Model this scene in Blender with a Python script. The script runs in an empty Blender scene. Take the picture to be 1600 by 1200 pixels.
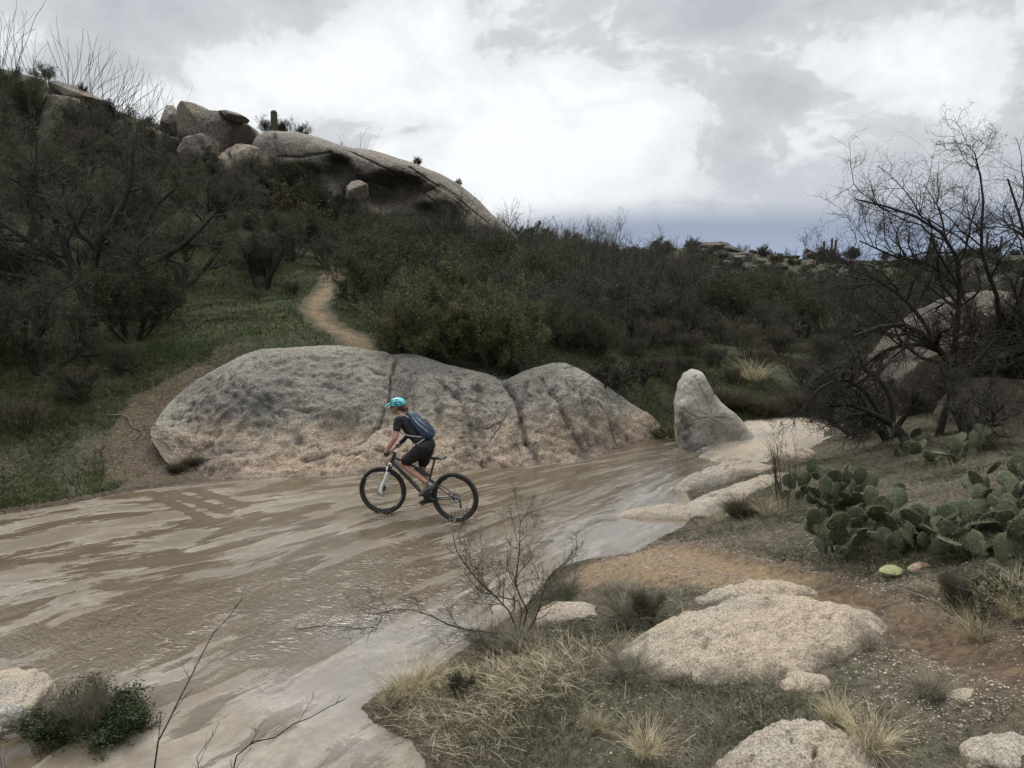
import bpy, bmesh, math, numpy as np
from mathutils import Matrix, Vector, Euler
rad = math.radians
SC = bpy.context.scene
COL = SC.collection

# ------------------------------------------------------------------ camera
CAM_H = 4.06; PITCH = rad(8.46); FPX = 1244.0
cam = bpy.data.cameras.new('camera'); cam.sensor_width = 36.0
cam.lens = FPX / 1600 * 36; cam.clip_start = 0.1; cam.clip_end = 6000
camo = bpy.data.objects.new('camera', cam); COL.objects.link(camo)
camo.location = (0, 0, CAM_H); camo.rotation_euler = (rad(90) - PITCH, 0, 0)
SC.camera = camo

# ------------------------------------------------------------------ view
SC.view_settings.view_transform = 'Standard'; SC.view_settings.look = 'None'
SC.view_settings.exposure = 0.60; SC.view_settings.gamma = 1
SC.cycles.max_bounces = 5; SC.cycles.diffuse_bounces = 2; SC.cycles.glossy_bounces = 2
SC.cycles.transparent_max_bounces = 6; SC.cycles.use_denoising = True
SUN_EL, SUN_AZ = rad(56), rad(-25)       # azimuth from +Y towards +X

# ------------------------------------------------------------------ node helpers
class NT:
    def __init__(s, tree): s.t = tree; s.n = tree.nodes; s.l = tree.links
    def new(s, kind, **kw):
        n = s.n.new(kind)
        for k, v in kw.items():
            if k.startswith('_'):
                setattr(n, k[1:], v)
            else:
                key = int(k[1:]) if (k[0] == 'i' and k[1:].isdigit()) else k.replace('__', ' ')
                s.put(n.inputs[key], v)
        return n
    def put(s, sock, v):
        if isinstance(v, bpy.types.NodeSocket): s.l.new(v, sock)
        elif isinstance(v, bpy.types.Node): s.l.new(v.outputs[0], sock)
        else:
            if sock.type == 'RGBA' and len(v) == 3: v = (*v, 1)
            sock.default_value = v
    def math(s, op, a, b=0.0, c=None, clamp=False):
        n = s.n.new('ShaderNodeMath'); n.operation = op; n.use_clamp = clamp
        s.put(n.inputs[0], a); s.put(n.inputs[1], b)
        if c is not None: s.put(n.inputs[2], c)
        return n.outputs[0]
    def mix(s, f, a, b, mode='MIX'):
        n = s.n.new('ShaderNodeMix'); n.data_type = 'RGBA'; n.blend_type = mode; n.clamp_factor = True
        s.put(n.inputs[0], f); s.put(n.inputs[6], a); s.put(n.inputs[7], b)
        return n.outputs[2]
    def noise(s, vec, scale, detail=4, rough=.55, dist=0.0, out='Fac'):
        n = s.n.new('ShaderNodeTexNoise')
        s.put(n.inputs['Vector'], vec); n.inputs['Scale'].default_value = scale
        n.inputs['Detail'].default_value = detail; n.inputs['Roughness'].default_value = rough
        n.inputs['Distortion'].default_value = dist
        return n.outputs[out]
    def voro(s, vec, scale, out='Distance', feature='F1'):
        n = s.n.new('ShaderNodeTexVoronoi'); n.feature = feature
        s.put(n.inputs['Vector'], vec); n.inputs['Scale'].default_value = scale
        return n.outputs[out]
    def rng(s, v, a, b, c=0.0, d=1.0, smooth=True):
        n = s.n.new('ShaderNodeMapRange'); n.interpolation_type = 'SMOOTHSTEP' if smooth else 'LINEAR'; n.clamp = True
        s.put(n.inputs[0], v)
        for i, x in zip((1, 2, 3, 4), (a, b, c, d)): s.put(n.inputs[i], x)
        return n.outputs[0]
    def ramp(s, v, stops):
        n = s.n.new('ShaderNodeValToRGB'); s.put(n.inputs[0], v); e = n.color_ramp.elements
        while len(e) < len(stops): e.new(.5)
        for el, (p, c) in zip(e, stops):
            el.position = p; el.color = (*c, 1) if len(c) == 3 else c
        return n.outputs[0]
    def vmul(s, v, xyz):
        n = s.n.new('ShaderNodeVectorMath'); n.operation = 'MULTIPLY'; s.put(n.inputs[0], v); n.inputs[1].default_value = xyz
        return n.outputs[0]

def material(name):
    m = bpy.data.materials.new(name); m.use_nodes = True
    nt = NT(m.node_tree); b = m.node_tree.nodes['Principled BSDF']
    return m, nt, b

def simple_mat(name, col, rough=.6, metal=0., spec=.5, var=0.12, scale=30., bump=0.0):
    m, t, b = material(name)
    tc = t.new('ShaderNodeTexCoord').outputs['Object']
    nz = t.noise(tc, scale, 4)
    c = t.mix(t.rng(nz, .3, .7, 0, 1), tuple(x * (1 - var) for x in col), tuple(min(1, x * (1 + var)) for x in col))
    t.put(b.inputs['Base Color'], c); b.inputs['Roughness'].default_value = rough
    b.inputs['Metallic'].default_value = metal; b.inputs['Specular IOR Level'].default_value = spec
    if bump:
        bn = t.new('ShaderNodeBump', Strength=bump, Height=nz); bn.inputs['Distance'].default_value = .01
        t.put(b.inputs['Normal'], bn)
    return m

# ------------------------------------------------------------------ world: cloudy sky
W = bpy.data.worlds.new('World'); SC.world = W; W.use_nodes = True
t = NT(W.node_tree); t.n.clear()
sky = t.new('ShaderNodeTexSky', _sky_type='NISHITA', _sun_disc=False, _sun_elevation=SUN_EL, _sun_rotation=SUN_AZ, _dust_density=2.0)
d = t.new('ShaderNodeTexCoord').outputs['Generated']
sep = t.new('ShaderNodeSeparateXYZ', i0=d)
X, Y, Z = sep.outputs
zz = t.math('ADD', t.math('MAXIMUM', Z, 0.0), 0.42)
comb = t.new('ShaderNodeCombineXYZ', X=t.math('DIVIDE', X, zz), Y=t.math('DIVIDE', Y, zz), Z=0.7)
pl = comb.outputs[0]
wq = t.new('ShaderNodeVectorMath', _operation='MULTIPLY_ADD', i0=t.noise(pl, 3.0, 4, .5, 0, 'Color'), i1=(.35, .35, .35), i2=pl).outputs[0]
nA = t.noise(wq, 2.1, 10, .56, .15)
nB = t.noise(wq, 6.0, 10, .6, .3)
nC = t.noise(d, 3.2, 6, .5, .3)
nD = t.noise(d, 5.2, 9, .60, .45)
# bright gap in the clouds ahead
def blob(cx, cz, sx, sz, cy=None):
    dx = t.math('DIVIDE', t.math('SUBTRACT', X, cx), sx); dz = t.math('DIVIDE', t.math('SUBTRACT', Z, cz), sz)
    r = t.math('ADD', t.math('MULTIPLY', dx, dx), t.math('MULTIPLY', dz, dz))
    g = t.math('EXPONENT', t.math('MULTIPLY', r, -1.0))
    return t.math('MULTIPLY', g, t.rng(Y, -.1, .3))
g1 = blob(0.0, 0.17, .27, .13)
g2 = blob(-0.25, 0.20, .12, .05)
g3 = blob(0.52, 0.22, .20, .055)
g4 = blob(0.30, 0.30, .28, .10)
g5 = blob(-0.36, 0.34, .26, .12)
g6 = blob(-0.55, 0.33, .08, .12)
v = t.math('ADD', t.math('ADD', t.math('MULTIPLY', nA, .38), t.math('MULTIPLY', nB, .22)), t.math('MULTIPLY', nD, .40))
v = t.math('ADD', t.math('MULTIPLY', t.math('SUBTRACT', v, .5), 4.4), .38)
for g, k in ((g1, .55), (g2, .35), (g3, .26), (g4, -.34), (g5, -.24), (g6, .3)):
    v = t.math('ADD', v, t.math('MULTIPLY', g, k))
cl = t.ramp(v, [(0.0, (.335, .347, .365)), (.25, (.385, .397, .415)), (.46, (.43, .443, .46)), (.60, (.55, .563, .577)), (1.0, (.655, .668, .678))])
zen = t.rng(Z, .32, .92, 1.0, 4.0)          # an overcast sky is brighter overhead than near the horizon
# lavender haze low, then blue clear band at the horizon
low = t.rng(Z, .16, .03)
cl = t.mix(t.math('MULTIPLY', low, t.rng(X, .02, .35, .10, .85)), cl, (.35, .372, .43))
edge = t.math('ADD', Z, t.math('MULTIPLY', t.math('SUBTRACT', nC, .5), .02))
band = t.rng(edge, .082, .042)
blue = t.mix(t.rng(Z, .048, .0), (.215, .255, .34), (.26, .32, .43))
cl = t.mix(t.math('MULTIPLY', band, t.rng(X, -.08, .10, .25, 1.0)), cl, blue)
cl = t.mix(t.rng(Z, -.01, -.05), cl, (.12, .11, .10))
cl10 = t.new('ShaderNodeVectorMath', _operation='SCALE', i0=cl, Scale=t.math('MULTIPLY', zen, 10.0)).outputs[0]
fin = t.mix(0.05, cl10, sky.outputs[0])
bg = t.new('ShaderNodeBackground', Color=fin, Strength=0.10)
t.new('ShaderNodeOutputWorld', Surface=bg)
W.cycles.sampling_method = 'MANUAL'; W.cycles.sample_map_resolution = 512

sun = bpy.data.lights.new('sun', 'SUN'); sun.energy = 1.4; sun.angle = rad(22); sun.color = (1, .93, .82)
suno = bpy.data.objects.new('sun', sun); COL.objects.link(suno)
sd = Vector((math.sin(SUN_AZ) * math.cos(SUN_EL), math.cos(SUN_AZ) * math.cos(SUN_EL), math.sin(SUN_EL)))
suno.rotation_euler = (-sd).to_track_quat('-Z', 'Y').to_euler(); suno.location = (0, 40, 60)

# ------------------------------------------------------------------ maths helpers
cp, sp = math.cos(PITCH), math.sin(PITCH)
def ray(u, v):
    a = (u - 800) / FPX; b = (600 - v) / FPX
    return np.array([a, cp + b * sp, -sp + b * cp])
def G(u, v, z=0.0):                      # point at height z seen there
    r = ray(u, v); s = (z - CAM_H) / r[2]
    return np.array([r[0] * s, r[1] * s, z])
def Wp(u, v, y):                         # point at distance y ahead
    r = ray(u, v); s = y / r[1]
    return np.array([r[0] * s, y, CAM_H + r[2] * s])
def proj(P):
    x = P[..., 0]; y = P[..., 1]; z = P[..., 2] - CAM_H
    f = y * cp - z * sp; up = y * sp + z * cp
    return 800 + FPX * x / f, 600 - FPX * up / f

_r = np.random.RandomState(7); _perm = _r.permutation(256); _perm = np.concatenate([_perm, _perm, _perm])
_grad = _r.normal(size=(256, 3)); _grad /= np.linalg.norm(_grad, axis=1)[:, None]
def perlin(p):
    p = np.asarray(p, float); i = np.floor(p).astype(int); f = p - i; i &= 255
    u = f * f * f * (f * (f * 6 - 15) + 10); res = 0
    for dx in (0, 1):
        for dy in (0, 1):
            for dz in (0, 1):
                h = _perm[_perm[_perm[i[..., 0] + dx] + i[..., 1] + dy] + i[..., 2] + dz]
                g = _grad[h]
                dot = g[..., 0] * (f[..., 0] - dx) + g[..., 1] * (f[..., 1] - dy) + g[..., 2] * (f[..., 2] - dz)
                w = (u[..., 0] if dx else 1 - u[..., 0]) * (u[..., 1] if dy else 1 - u[..., 1]) * (u[..., 2] if dz else 1 - u[..., 2])
                res = res + dot * w
    return res * 1.6
def fbm(p, octv=5, rough=.5, lac=2.03):
    p = np.asarray(p, float); a = 1.0; s = 0; n = 0
    for k in range(octv):
        s = s + a * perlin(p + 17.3 * k); n += a; a *= rough; p = p * lac
    return s / n
def ridge(p, octv=4):
    a = 1.0; s = 0; n = 0
    for k in range(octv):
        s = s + a * (1 - np.abs(perlin(p + 9.1 * k)) * 2); n += a; a *= .5; p = p * 2.1
    return s / n
def sstep(x, a, b):
    q = np.clip((x - a) / (b - a), 0, 1); return q * q * (3 - 2 * q)
def seg_dist(px, py, poly, closed=False):
    poly = np.asarray(poly, float); best = np.full(px.shape, 1e9)
    m = len(poly) if closed else len(poly) - 1
    for k in range(m):
        a = poly[k]; b = poly[(k + 1) % len(poly)]; dx, dy = b[0] - a[0], b[1] - a[1]
        L2 = dx * dx + dy * dy + 1e-12
        q = np.clip(((px - a[0]) * dx + (py - a[1]) * dy) / L2, 0, 1)
        best = np.minimum(best, np.hypot(px - a[0] - q * dx, py - a[1] - q * dy))
    return best
def inside(px, py, poly):
    poly = np.asarray(poly, float); c = np.zeros(px.shape, bool); j = len(poly) - 1
    for k in range(len(poly)):
        xi, yi = poly[k][:2]; xj, yj = poly[j][:2]
        cond = ((yi > py) != (yj > py)) & (px < (xj - xi) * (py - yi) / (yj - yi + 1e-12) + xi)
        c ^= cond; j = k
    return c

# ------------------------------------------------------------------ mesh helpers
def mesh_data(name, V, F, mats=(), smooth=True, mi=None):
    """V (n,3); F: array (m,k) or a list of such arrays"""
    me = bpy.data.meshes.new(name); V = np.asarray(V, np.float32)
    Fs = F if isinstance(F, (list, tuple)) else [F]
    Fs = [np.asarray(f, np.int32) for f in Fs if len(f)]
    me.vertices.add(len(V)); me.vertices.foreach_set('co', V.ravel())
    loops = np.concatenate([f.ravel() for f in Fs]); sizes = np.concatenate([np.full(len(f), f.shape[1], np.int32) for f in Fs])
    me.loops.add(len(loops)); me.loops.foreach_set('vertex_index', loops)
    me.polygons.add(len(sizes)); st = np.concatenate([[0], np.cumsum(sizes)[:-1]]).astype(np.int32)
    me.polygons.foreach_set('loop_start', st); me.polygons.foreach_set('loop_total', sizes)
    me.polygons.foreach_set('use_smooth', np.full(len(sizes), smooth))
    for m in mats: me.materials.append(m)
    if mi is not None: me.polygons.foreach_set('material_index', np.asarray(mi, np.int32))
    me.update(calc_edges=True); return me
def obj(name, me, parent=None, loc=None, rot=None, scl=None):
    o = bpy.data.objects.new(name, me); COL.objects.link(o)
    if parent is not None: o.parent = parent
    if loc is not None: o.location = loc
    if rot is not None: o.rotation_euler = rot
    if scl is not None: o.scale = (scl, scl, scl) if np.isscalar(scl) else scl
    return o
def tag(o, label=None, cat=None, group=None, kind=None):
    if label: o['label'] = label
    if cat: o['category'] = cat
    if group: o['group'] = group
    if kind: o['kind'] = kind
    return o
def attr(me, name, data, dom='POINT'):
    a = me.color_attributes.new(name, 'FLOAT_COLOR', dom); d = np.ones((len(data), 4), np.float32)
    d[:, :data.shape[1]] = data; a.data.foreach_set('color', d.ravel())
def grid_faces(nx, ny, wrap=False):      # index = i*ny + j
    i, j = np.meshgrid(np.arange(nx - (0 if wrap else 1)), np.arange(ny - 1), indexing='ij')
    i2 = (i + 1) % nx
    return np.stack([i * ny + j, i2 * ny + j, i2 * ny + j + 1, i * ny + j + 1], -1).reshape(-1, 4)

# ------------------------------------------------------------------ terrain
STREAM_PX = [(-420, 905), (-150, 835), (0, 806), (100, 790), (200, 769), (300, 757), (360, 750), (460, 749), (560, 744), (700, 737), (850, 729),
             (950, 711), (1020, 684), (1062, 681), (1120, 688), (1175, 686), (1200, 682), (1215, 690), (1160, 712), (1120, 728), (1090, 736), (1068, 755),
             (1072, 775), (1088, 798), (1064, 824), (1030, 840), (985, 865), (905, 877), (862, 890), (845, 915), (815, 950), (760, 985), (700, 1030),
             (640, 1060), (590, 1082), (560, 1106), (580, 1132), (640, 1160), (665, 1200), (700, 1260), (600, 1330), (350, 1380), (0, 1400), (-300, 1300), (-700, 1150)]
STREAM = np.array([G(u, v, 0.0)[:2] for u, v in STREAM_PX])
ctl = []
def cz(u, v, z): ctl.append(G(u, v, z))
def cy(u, v, y): ctl.append(Wp(u, v, y))
for p in [(0, -3, 2.5), (-6, -3, 2.5), (6, -3, 2.6), (0, 0, 2.4), (-3, 0, 2.3), (4, 0, 2.5), (0, 2, 1.7), (-3, 2, 1.4), (3, 2.2, 1.9), (-1.5, 3.4, .8), (0, 3.6, .85),
          (1.6, 3.6, 1.15), (-3, 4, .25), (-5, 4, .2), (-8, 4, .3), (-12, 4, .4), (-14, 0, 2), (10, 0, 3), (14, 6, 3), (-1, 4.6, .12), (.4, 4.6, .35)]: ctl.append(np.array(p, float))
for a in [(620, 1120, .05), (700, 1180, .25), (800, 1080, .36), (800, 1000, .25), (870, 940, .2), (1000, 1180, .72), (1000, 1080, .7), (960, 1020, .5), (950, 890, .3), (1030, 870, .5),
          (1240, 1180, .98), (1600, 1190, 1.2), (1500, 1120, 1.2), (1380, 1060, 1.05), (1300, 950, .9), (1500, 1050, 1.2), (1600, 1000, 1.35), (1700, 1100, 1.6), (1380, 880, 1.0), (1550, 850, 1.35),
          (1750, 850, 1.8), (1200, 870, .75), (1120, 850, .45), (1200, 800, .5), (1300, 800, .85), (1300, 720, .6), (1420, 690, .85), (1550, 690, 1.3), (1750, 690, 1.8), (1250, 655, .22), (1130, 780, .3),
          (1200, 640, .3), (1350, 640, .7), (1150, 625, .55), (1060, 645, .35)]: cz(*a)
for a in [(1100, 590, 22.0), (1180, 600, 22), (1300, 600, 22), (1100, 560, 25), (1250, 560, 26), (1400, 560, 24), (1000, 560, 24), (1600, 560, 22), (1200, 520, 33), (1000, 510, 32), (1400, 500, 40), (1700, 500, 40),
          (1200, 480, 50), (1000, 450, 55), (1600, 460, 60), (1400, 450, 65), (1200, 440, 78), (1600, 430, 90), (1000, 420, 85), (1400, 425, 95), (1100, 405, 105), (1020, 412, 100), (1110, 392, 108), (1190, 403, 118),
          (1300, 408, 125), (1400, 406, 130), (1500, 402, 130), (1600, 400, 130), (1800, 396, 130), (2100, 390, 130), (1900, 440, 80),
          (700, 575, 19.2), (800, 585, 18.9), (900, 570, 20.), (1000, 620, 19.6), (1030, 655, 19.4), (960, 590, 20.5), (600, 548, 19.3), (530, 541, 19.3), (450, 546, 19.2), (385, 556, 18.9), (320, 590, 18.2), (270, 635, 17.4), (235, 680, 16.2),
          (220, 715, 15.4), (700, 520, 24), (850, 520, 25), (800, 490, 29), (950, 480, 36), (700, 450, 36), (800, 440, 42), (600, 400, 44), (700, 400, 46), (850, 400, 58), (950, 405, 70),
          (600, 520, 21.5), (550, 500, 23), (490, 520, 20.8), (400, 520, 20.5), (500, 480, 25), (350, 480, 25), (300, 455, 28), (415, 460, 28.5), (510, 450, 28), (530, 430, 32), (450, 400, 35),
          (100, 745, 14.7), (0, 765, 13.9), (200, 735, 15.0), (-150, 780, 13.2), (-400, 760, 13), (0, 650, 16.2), (100, 600, 18), (200, 600, 18), (-200, 600, 17), (0, 500, 21), (-300, 450, 21), (150, 490, 24), (250, 520, 21.5),
          (100, 400, 30), (0, 340, 33), (-300, 300, 33), (300, 340, 37), (400, 320, 42), (200, 260, 44), (100, 200, 46), (500, 330, 44), (600, 340, 48), (700, 370, 52), (800, 385, 58),
          (-300, 90, 52), (-100, 105, 52), (0, 114, 52), (60, 126, 52), (130, 155, 51.5), (190, 188, 51), (250, 215, 51), (330, 250, 51), (420, 225, 52), (500, 235, 52), (560, 262, 52), (640, 300, 54), (720, 345, 56), (790, 375, 60), (-600, 100, 52)]: cy(*a)
for p in [(-40, 75, 13), (-20, 75, 10), (0, 90, 6), (-60, 60, 14), (-60, 30, 9), (-35, 20, 5), (-25, 14, 1.2), (-40, 100, 10), (40, 20, 4.5), (60, 60, 4), (30, 10, 3.5), (-30, 0, 3), (100, 100, 5), (60, 140, 4.5), (-60, 140, 5), (0, 150, 4), (120, 150, 5), (-100, 60, 10)]: ctl.append(np.array(p, float))
# soil under the granite outcrop stays below it
for u, v, y, z in [(400, 0, 16.2, .2), (400, 0, 17.5, .8), (550, 0, 16.2, .15), (550, 0, 17.5, .8), (700, 0, 16.4, .1), (700, 0, 17.4, .6), (850, 0, 16.6, .1), (880, 0, 17.8, .5), (950, 0, 18.2, .3), (300, 0, 16.2, .4)]:
    r_ = ray(u, 600); ctl.append(np.array([r_[0] / r_[1] * y, y, z]))
CT = np.array(ctl)
def _tps(r): return r * r * np.log(r + 1e-9)
def _warp(x, y):                          # compress far distances so near and far points weigh alike
    return np.stack([x / (1 + .02 * np.maximum(y, 0)), 30 * np.log1p(np.maximum(y, -8) / 30.)], -1)
_C = _warp(CT[:, 0], CT[:, 1]); n_ = len(_C)
_K = _tps(np.linalg.norm(_C[:, None] - _C[None], axis=-1)) + np.eye(n_) * .06
_P = np.concatenate([np.ones((n_, 1)), _C], 1)
_A = np.zeros((n_ + 3, n_ + 3)); _A[:n_, :n_] = _K; _A[:n_, n_:] = _P; _A[n_:, :n_] = _P.T
_sol = np.linalg.solve(_A, np.concatenate([CT[:, 2], np.zeros(3)]))
def base_h(x, y):
    sh = x.shape; x = x.ravel(); y = y.ravel(); out = np.zeros(len(x))
    for k in range(0, len(x), 40000):
        q = _warp(x[k:k + 40000], y[k:k + 40000])
        out[k:k + 40000] = _tps(np.linalg.norm(q[:, None] - _C[None], axis=-1)) @ _sol[:n_] + _sol[n_] + q @ _sol[n_ + 1:]
    return out.reshape(sh)
# worn trails (world polylines) with their half width
_kb = [((236, 684, .70), (238, 668, 16.0)), ((310, 738, .05), (308, 592, 17.8)), ((360, 751, 0), (384, 553, 18.3)), ((450, 750, 0), (450, 543, 18.6)), ((600, 743, 0), (596, 549, 18.6)), ((720, 736, 0), (710, 573, 18.2)), ((840, 730, 0), (825, 577, 18.3)), ((930, 717, 0), (930, 592, 18.8)), ((1008, 688, 0), (1012, 646, 19.3))]
FOOT = [tuple(G(*a)[:2] - np.array([0, .1 if k < 2 else .6])) for k, (a, _) in enumerate(_kb) if k] + [tuple(Wp(*b_)[:2] - np.array([0, .7])) for _, b_ in _kb[:0:-1]]
TR1 = np.array([G(u, v, z)[:2] for u, v, z in [(1030, 850, .3), (1100, 875, .6), (1180, 895, .75), (1280, 925, .85), (1360, 965, .95), (1450, 1005, 1.1), (1560, 1045, 1.25), (1700, 1100, 1.4)]])
TR2 = np.array([Wp(u, v, y)[:2] for u, v, y in [(570, 545, 19.2), (530, 522, 20.8), (505, 505, 22.3), (490, 485, 24.3), (495, 468, 26), (512, 452, 28), (520, 440, 31), (528, 430, 34)]])
def hgt(x, y):
    x = np.asarray(x, float); y = np.asarray(y, float)
    far = sstep(np.hypot(x, y), 130, 200)
    h = base_h(np.clip(x, -90, 130), np.clip(y, -8, 165))
    h = h * (1 - far) + 2.0 * far
    d = seg_dist(x, y, STREAM, True); ins = inside(x, y, STREAM)
    lim = sstep(d, 0, 1.1)
    p = np.stack([x, y, 0 * x], -1)
    dist = np.maximum(np.hypot(x, y), 3)
    rough = fbm(p * .7, 3) * .16 * sstep(dist, 6, 30) + fbm(p * 2.2 + 5, 4) * .07 + fbm(p * 9., 3) * .022
    rough += fbm(p * .12 + 3, 4) * 1.6 * sstep(dist, 40, 80)
    rd = seg_dist(x, y, TR1); rough = rough * (.45 + .55 * sstep(rd, .1, .5)) - .07 * np.exp(-(rd / .22) ** 2)
    rd = seg_dist(x, y, TR2); rough = rough * sstep(rd, .2, .9) - .05 * np.exp(-(rd / .4) ** 2)
    out = (np.maximum(h, .02) + rough) * lim + .05 * sstep(d, 0, .12) + fbm(p * 6, 3) * .04 * sstep(d, 0, .15)
    out = np.maximum(out, .01 * sstep(d, 0, .1))
    fd = seg_dist(x, y, FOOT, True); out = out - np.where(inside(x, y, FOOT), .40 * sstep(fd, 0, .5), 0)
    return np.where(ins, -.02 - .08 * sstep(d, 0, .3), out)

def axis_pts(lo, hi, step, far, growth=1.06):
    a = list(np.arange(lo, hi, step)); s = step
    while a[-1] < far: s *= growth; a.append(a[-1] + s)
    s = step; b = []
    q = lo
    while q > -far: s *= growth; q -= s; b.append(q)
    return np.array(b[::-1] + a)
gx = axis_pts(-10, 9.5, .05, 2500, 1.035); gy = np.concatenate([np.array([-2500, -1200, -500, -200, -80, -30, -12, -6, -3, -1, 0, 1, 2, 2.6]), np.arange(3, 12, .045), np.arange(12, 24, .07)])
s_ = .07; L_ = [24.]
while L_[-1] < 3500: s_ *= 1.03; L_.append(L_[-1] + s_)
gy = np.concatenate([gy, np.array(L_)])
XX, YY = np.meshgrid(gx, gy, indexing='ij'); ZZ = hgt(XX, YY)
gp = np.stack([XX, YY, ZZ], -1).reshape(-1, 3)

# ground cover masks: R bare soil/trail, G green cover, B gravel
GX, GY = XX.ravel(), YY.ravel()
pn = np.stack([GX, GY, 0 * GX], -1)
n1 = fbm(pn * .9 + 40, 4); n2 = fbm(pn * 3.1 + 11, 4); n3 = fbm(pn * .25 + 2, 3)
def wpoly(lst): return np.array([G(u, v, z)[:2] for u, v, z in lst])
def soft(poly, w=.4): 
    d_ = seg_dist(GX, GY, poly, True); return sstep(np.where(inside(GX, GY, poly), d_, -d_) + n2 * w, -w, w)
d1 = seg_dist(GX, GY, TR1); d2 = seg_dist(GX, GY, TR2)
trail = np.clip(np.exp(-((d1 + n2 * .12) / .42) ** 2) + .95 * np.exp(-((d2 + n1 * .35 + n2 * .25) / .34) ** 2), 0, 1)
TAN = wpoly([(870, 895, .2), (905, 880, .1), (1030, 845, .1), (1130, 880, .6), (1280, 915, .8), (1200, 935, .8), (1080, 925, .6), (960, 920, .4), (880, 925, .2)])
tanm = soft(TAN, .2)
PINK = np.array([(-12., 14.2), (-9.4, 15.2), (-7.6, 15.0), (-6.2, 15.2), (-6.3, 16.6), (-7.2, 18), (-6.6, 18.6), (-7.6, 19.0), (-8.6, 18.0), (-8.9, 16.5), (-9.6, 15.6)])
PINK = np.array([Wp(u, v, y)[:2] for u, v, y in [(165, 765, 14.5), (160, 690, 15.3), (175, 640, 16.4), (205, 600, 17.5), (300, 565, 18.6), (380, 548, 19.2), (330, 590, 18.2), (270, 660, 16.5), (260, 700, 15.8), (350, 745, 15)]])
pinkm = soft(PINK, .5)
soilm = np.clip(np.maximum(trail, np.maximum(tanm, pinkm * .55)), 0, 1)
green = np.clip(.35 + n1 * 1.2 + n3 * .8, 0, 1)
lawn = soft(np.array([Wp(u, v, y)[:2] for u, v, y in [(250, 560, 19.5), (260, 480, 25), (240, 400, 33), (480, 400, 34), (480, 470, 27), (480, 530, 20.5), (400, 540, 19.8)]]), .8)
leftg = sstep(-GX, 2, 6) * sstep(GY, 13, 16) * sstep(-GY, -34, -26)
green = np.clip(green * .6 + lawn * .9 + leftg * .6 + .9 * sstep(GY, 18.6, 20) * sstep(GX, -4.5, -2) * sstep(-GY, -45, -30), 0, 1) * (1 - soilm)
farm = sstep(GY, 16, 20)
green *= np.where((GX > 2) & (GY < 12), .8, 1)
grav = np.clip(.25 + n2 * 1.4 + .8 * np.exp(-(np.abs(d1 - .5) / .5) ** 2) * (GY < 14), 0, 1) * (1 - np.exp(-(d1 / .3) ** 2))
gm = mesh_data('ground', gp, grid_faces(len(gx), len(gy)))
attr(gm, 'cover', np.stack([soilm, green, grav], -1))
d2n = np.clip(.5 * np.exp(-(d2 / .8) ** 2) + tanm * .95 + pinkm * .04 + .25 * np.clip(n2 * 2, 0, 1) * (GX > -1.5) * (GY < 12), 0, 1)
_mp = G(318, 722, .15)[:2]; wet = np.exp(-np.maximum(seg_dist(GX, GY, STREAM, True), 0) / .30) + 1.3 * np.exp(-(((GX - _mp[0]) / 1.1) ** 2 + ((GY - _mp[1]) / .7) ** 2)) * (n2 > -.25) + .6 * pinkm

attr(gm, 'tone', np.stack([d2n, np.clip(wet, 0, 1), lawn * .7], -1))
attr(gm, 'dist', np.stack([farm, farm, farm], -1))

m, t, b = material('soil_and_groundcover')
geo = t.new('ShaderNodeNewGeometry').outputs['Position']
cv = t.new('ShaderNodeSeparateColor', Color=t.new('ShaderNodeAttribute', _attribute_name='cover').outputs['Color']).outputs
tn = t.new('ShaderNodeSeparateColor', Color=t.new('ShaderNodeAttribute', _attribute_name='tone').outputs['Color']).outputs
na = t.noise(geo, 2.2, 8, .62); nb = t.noise(geo, 14, 6, .7); nf = t.noise(geo, 55, 3, .7)
nfar = t.noise(geo, .35, 6, .65)
dirt = t.mix(t.rng(t.math('ADD', t.math('MULTIPLY', na, .5), t.math('MULTIPLY', nb, .5)), .38, .62), (.056, .038, .024), (.175, .122, .076))
fm = t.new('ShaderNodeSeparateColor', Color=t.new('ShaderNodeAttribute', _attribute_name='dist').outputs['Color']).outputs[0]
dirt = t.mix(tn[0], dirt, t.mix(t.rng(nb, .3, .7), (.145, .102, .060), (.275, .200, .122)))
litter = t.mix(t.rng(nb, .35, .65), (.036, .032, .021), (.125, .108, .075))
litter = t.mix(fm, litter, t.mix(t.rng(nb, .35, .65), (.024, .025, .014), (.060, .056, .034)))
c = t.mix(t.math('ADD', cv[0], t.math('MULTIPLY', t.math('SUBTRACT', nb, .5), .6), clamp=True), litter, dirt)
gr = t.mix(t.rng(nb, .3, .7), (.012, .020, .006), (.045, .062, .018))
gr = t.mix(t.rng(t.noise(geo, 3.5, 7, .75), .52, .68), gr, (.055, .045, .030))
gr = t.mix(t.math('MULTIPLY', t.rng(na, .45, .7), tn[2]), gr, (.085, .105, .038))
c = t.mix(t.math('MULTIPLY', cv[1], t.rng(t.math('ADD', na, t.math('MULTIPLY', nf, .4)), .5, .85)), c, gr)
vd = t.new('ShaderNodeTexVoronoi', Vector=geo, Scale=62.0)
peb = t.math('MULTIPLY', t.rng(vd.outputs['Distance'], .34, .22), t.rng(t.new('ShaderNodeSeparateColor', Color=vd.outputs['Color']).outputs[0], .62, .72))
c = t.mix(t.math('MULTIPLY', peb, t.rng(cv[2], .25, .8)), c, (.27, .225, .18))
c = t.mix(t.math('MULTIPLY', tn[1], .72), c, t.mix(t.rng(t.math('ADD', t.math('MULTIPLY', nb, .6), t.math('MULTIPLY', nf, .4)), .40, .60), (.022, .015, .009), (.105, .068, .042)))
t.put(b.inputs['Base Color'], c); t.put(b.inputs['Roughness'], t.rng(tn[1], .75, 1, .92, .5)); b.inputs['Specular IOR Level'].default_value = .25
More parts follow.
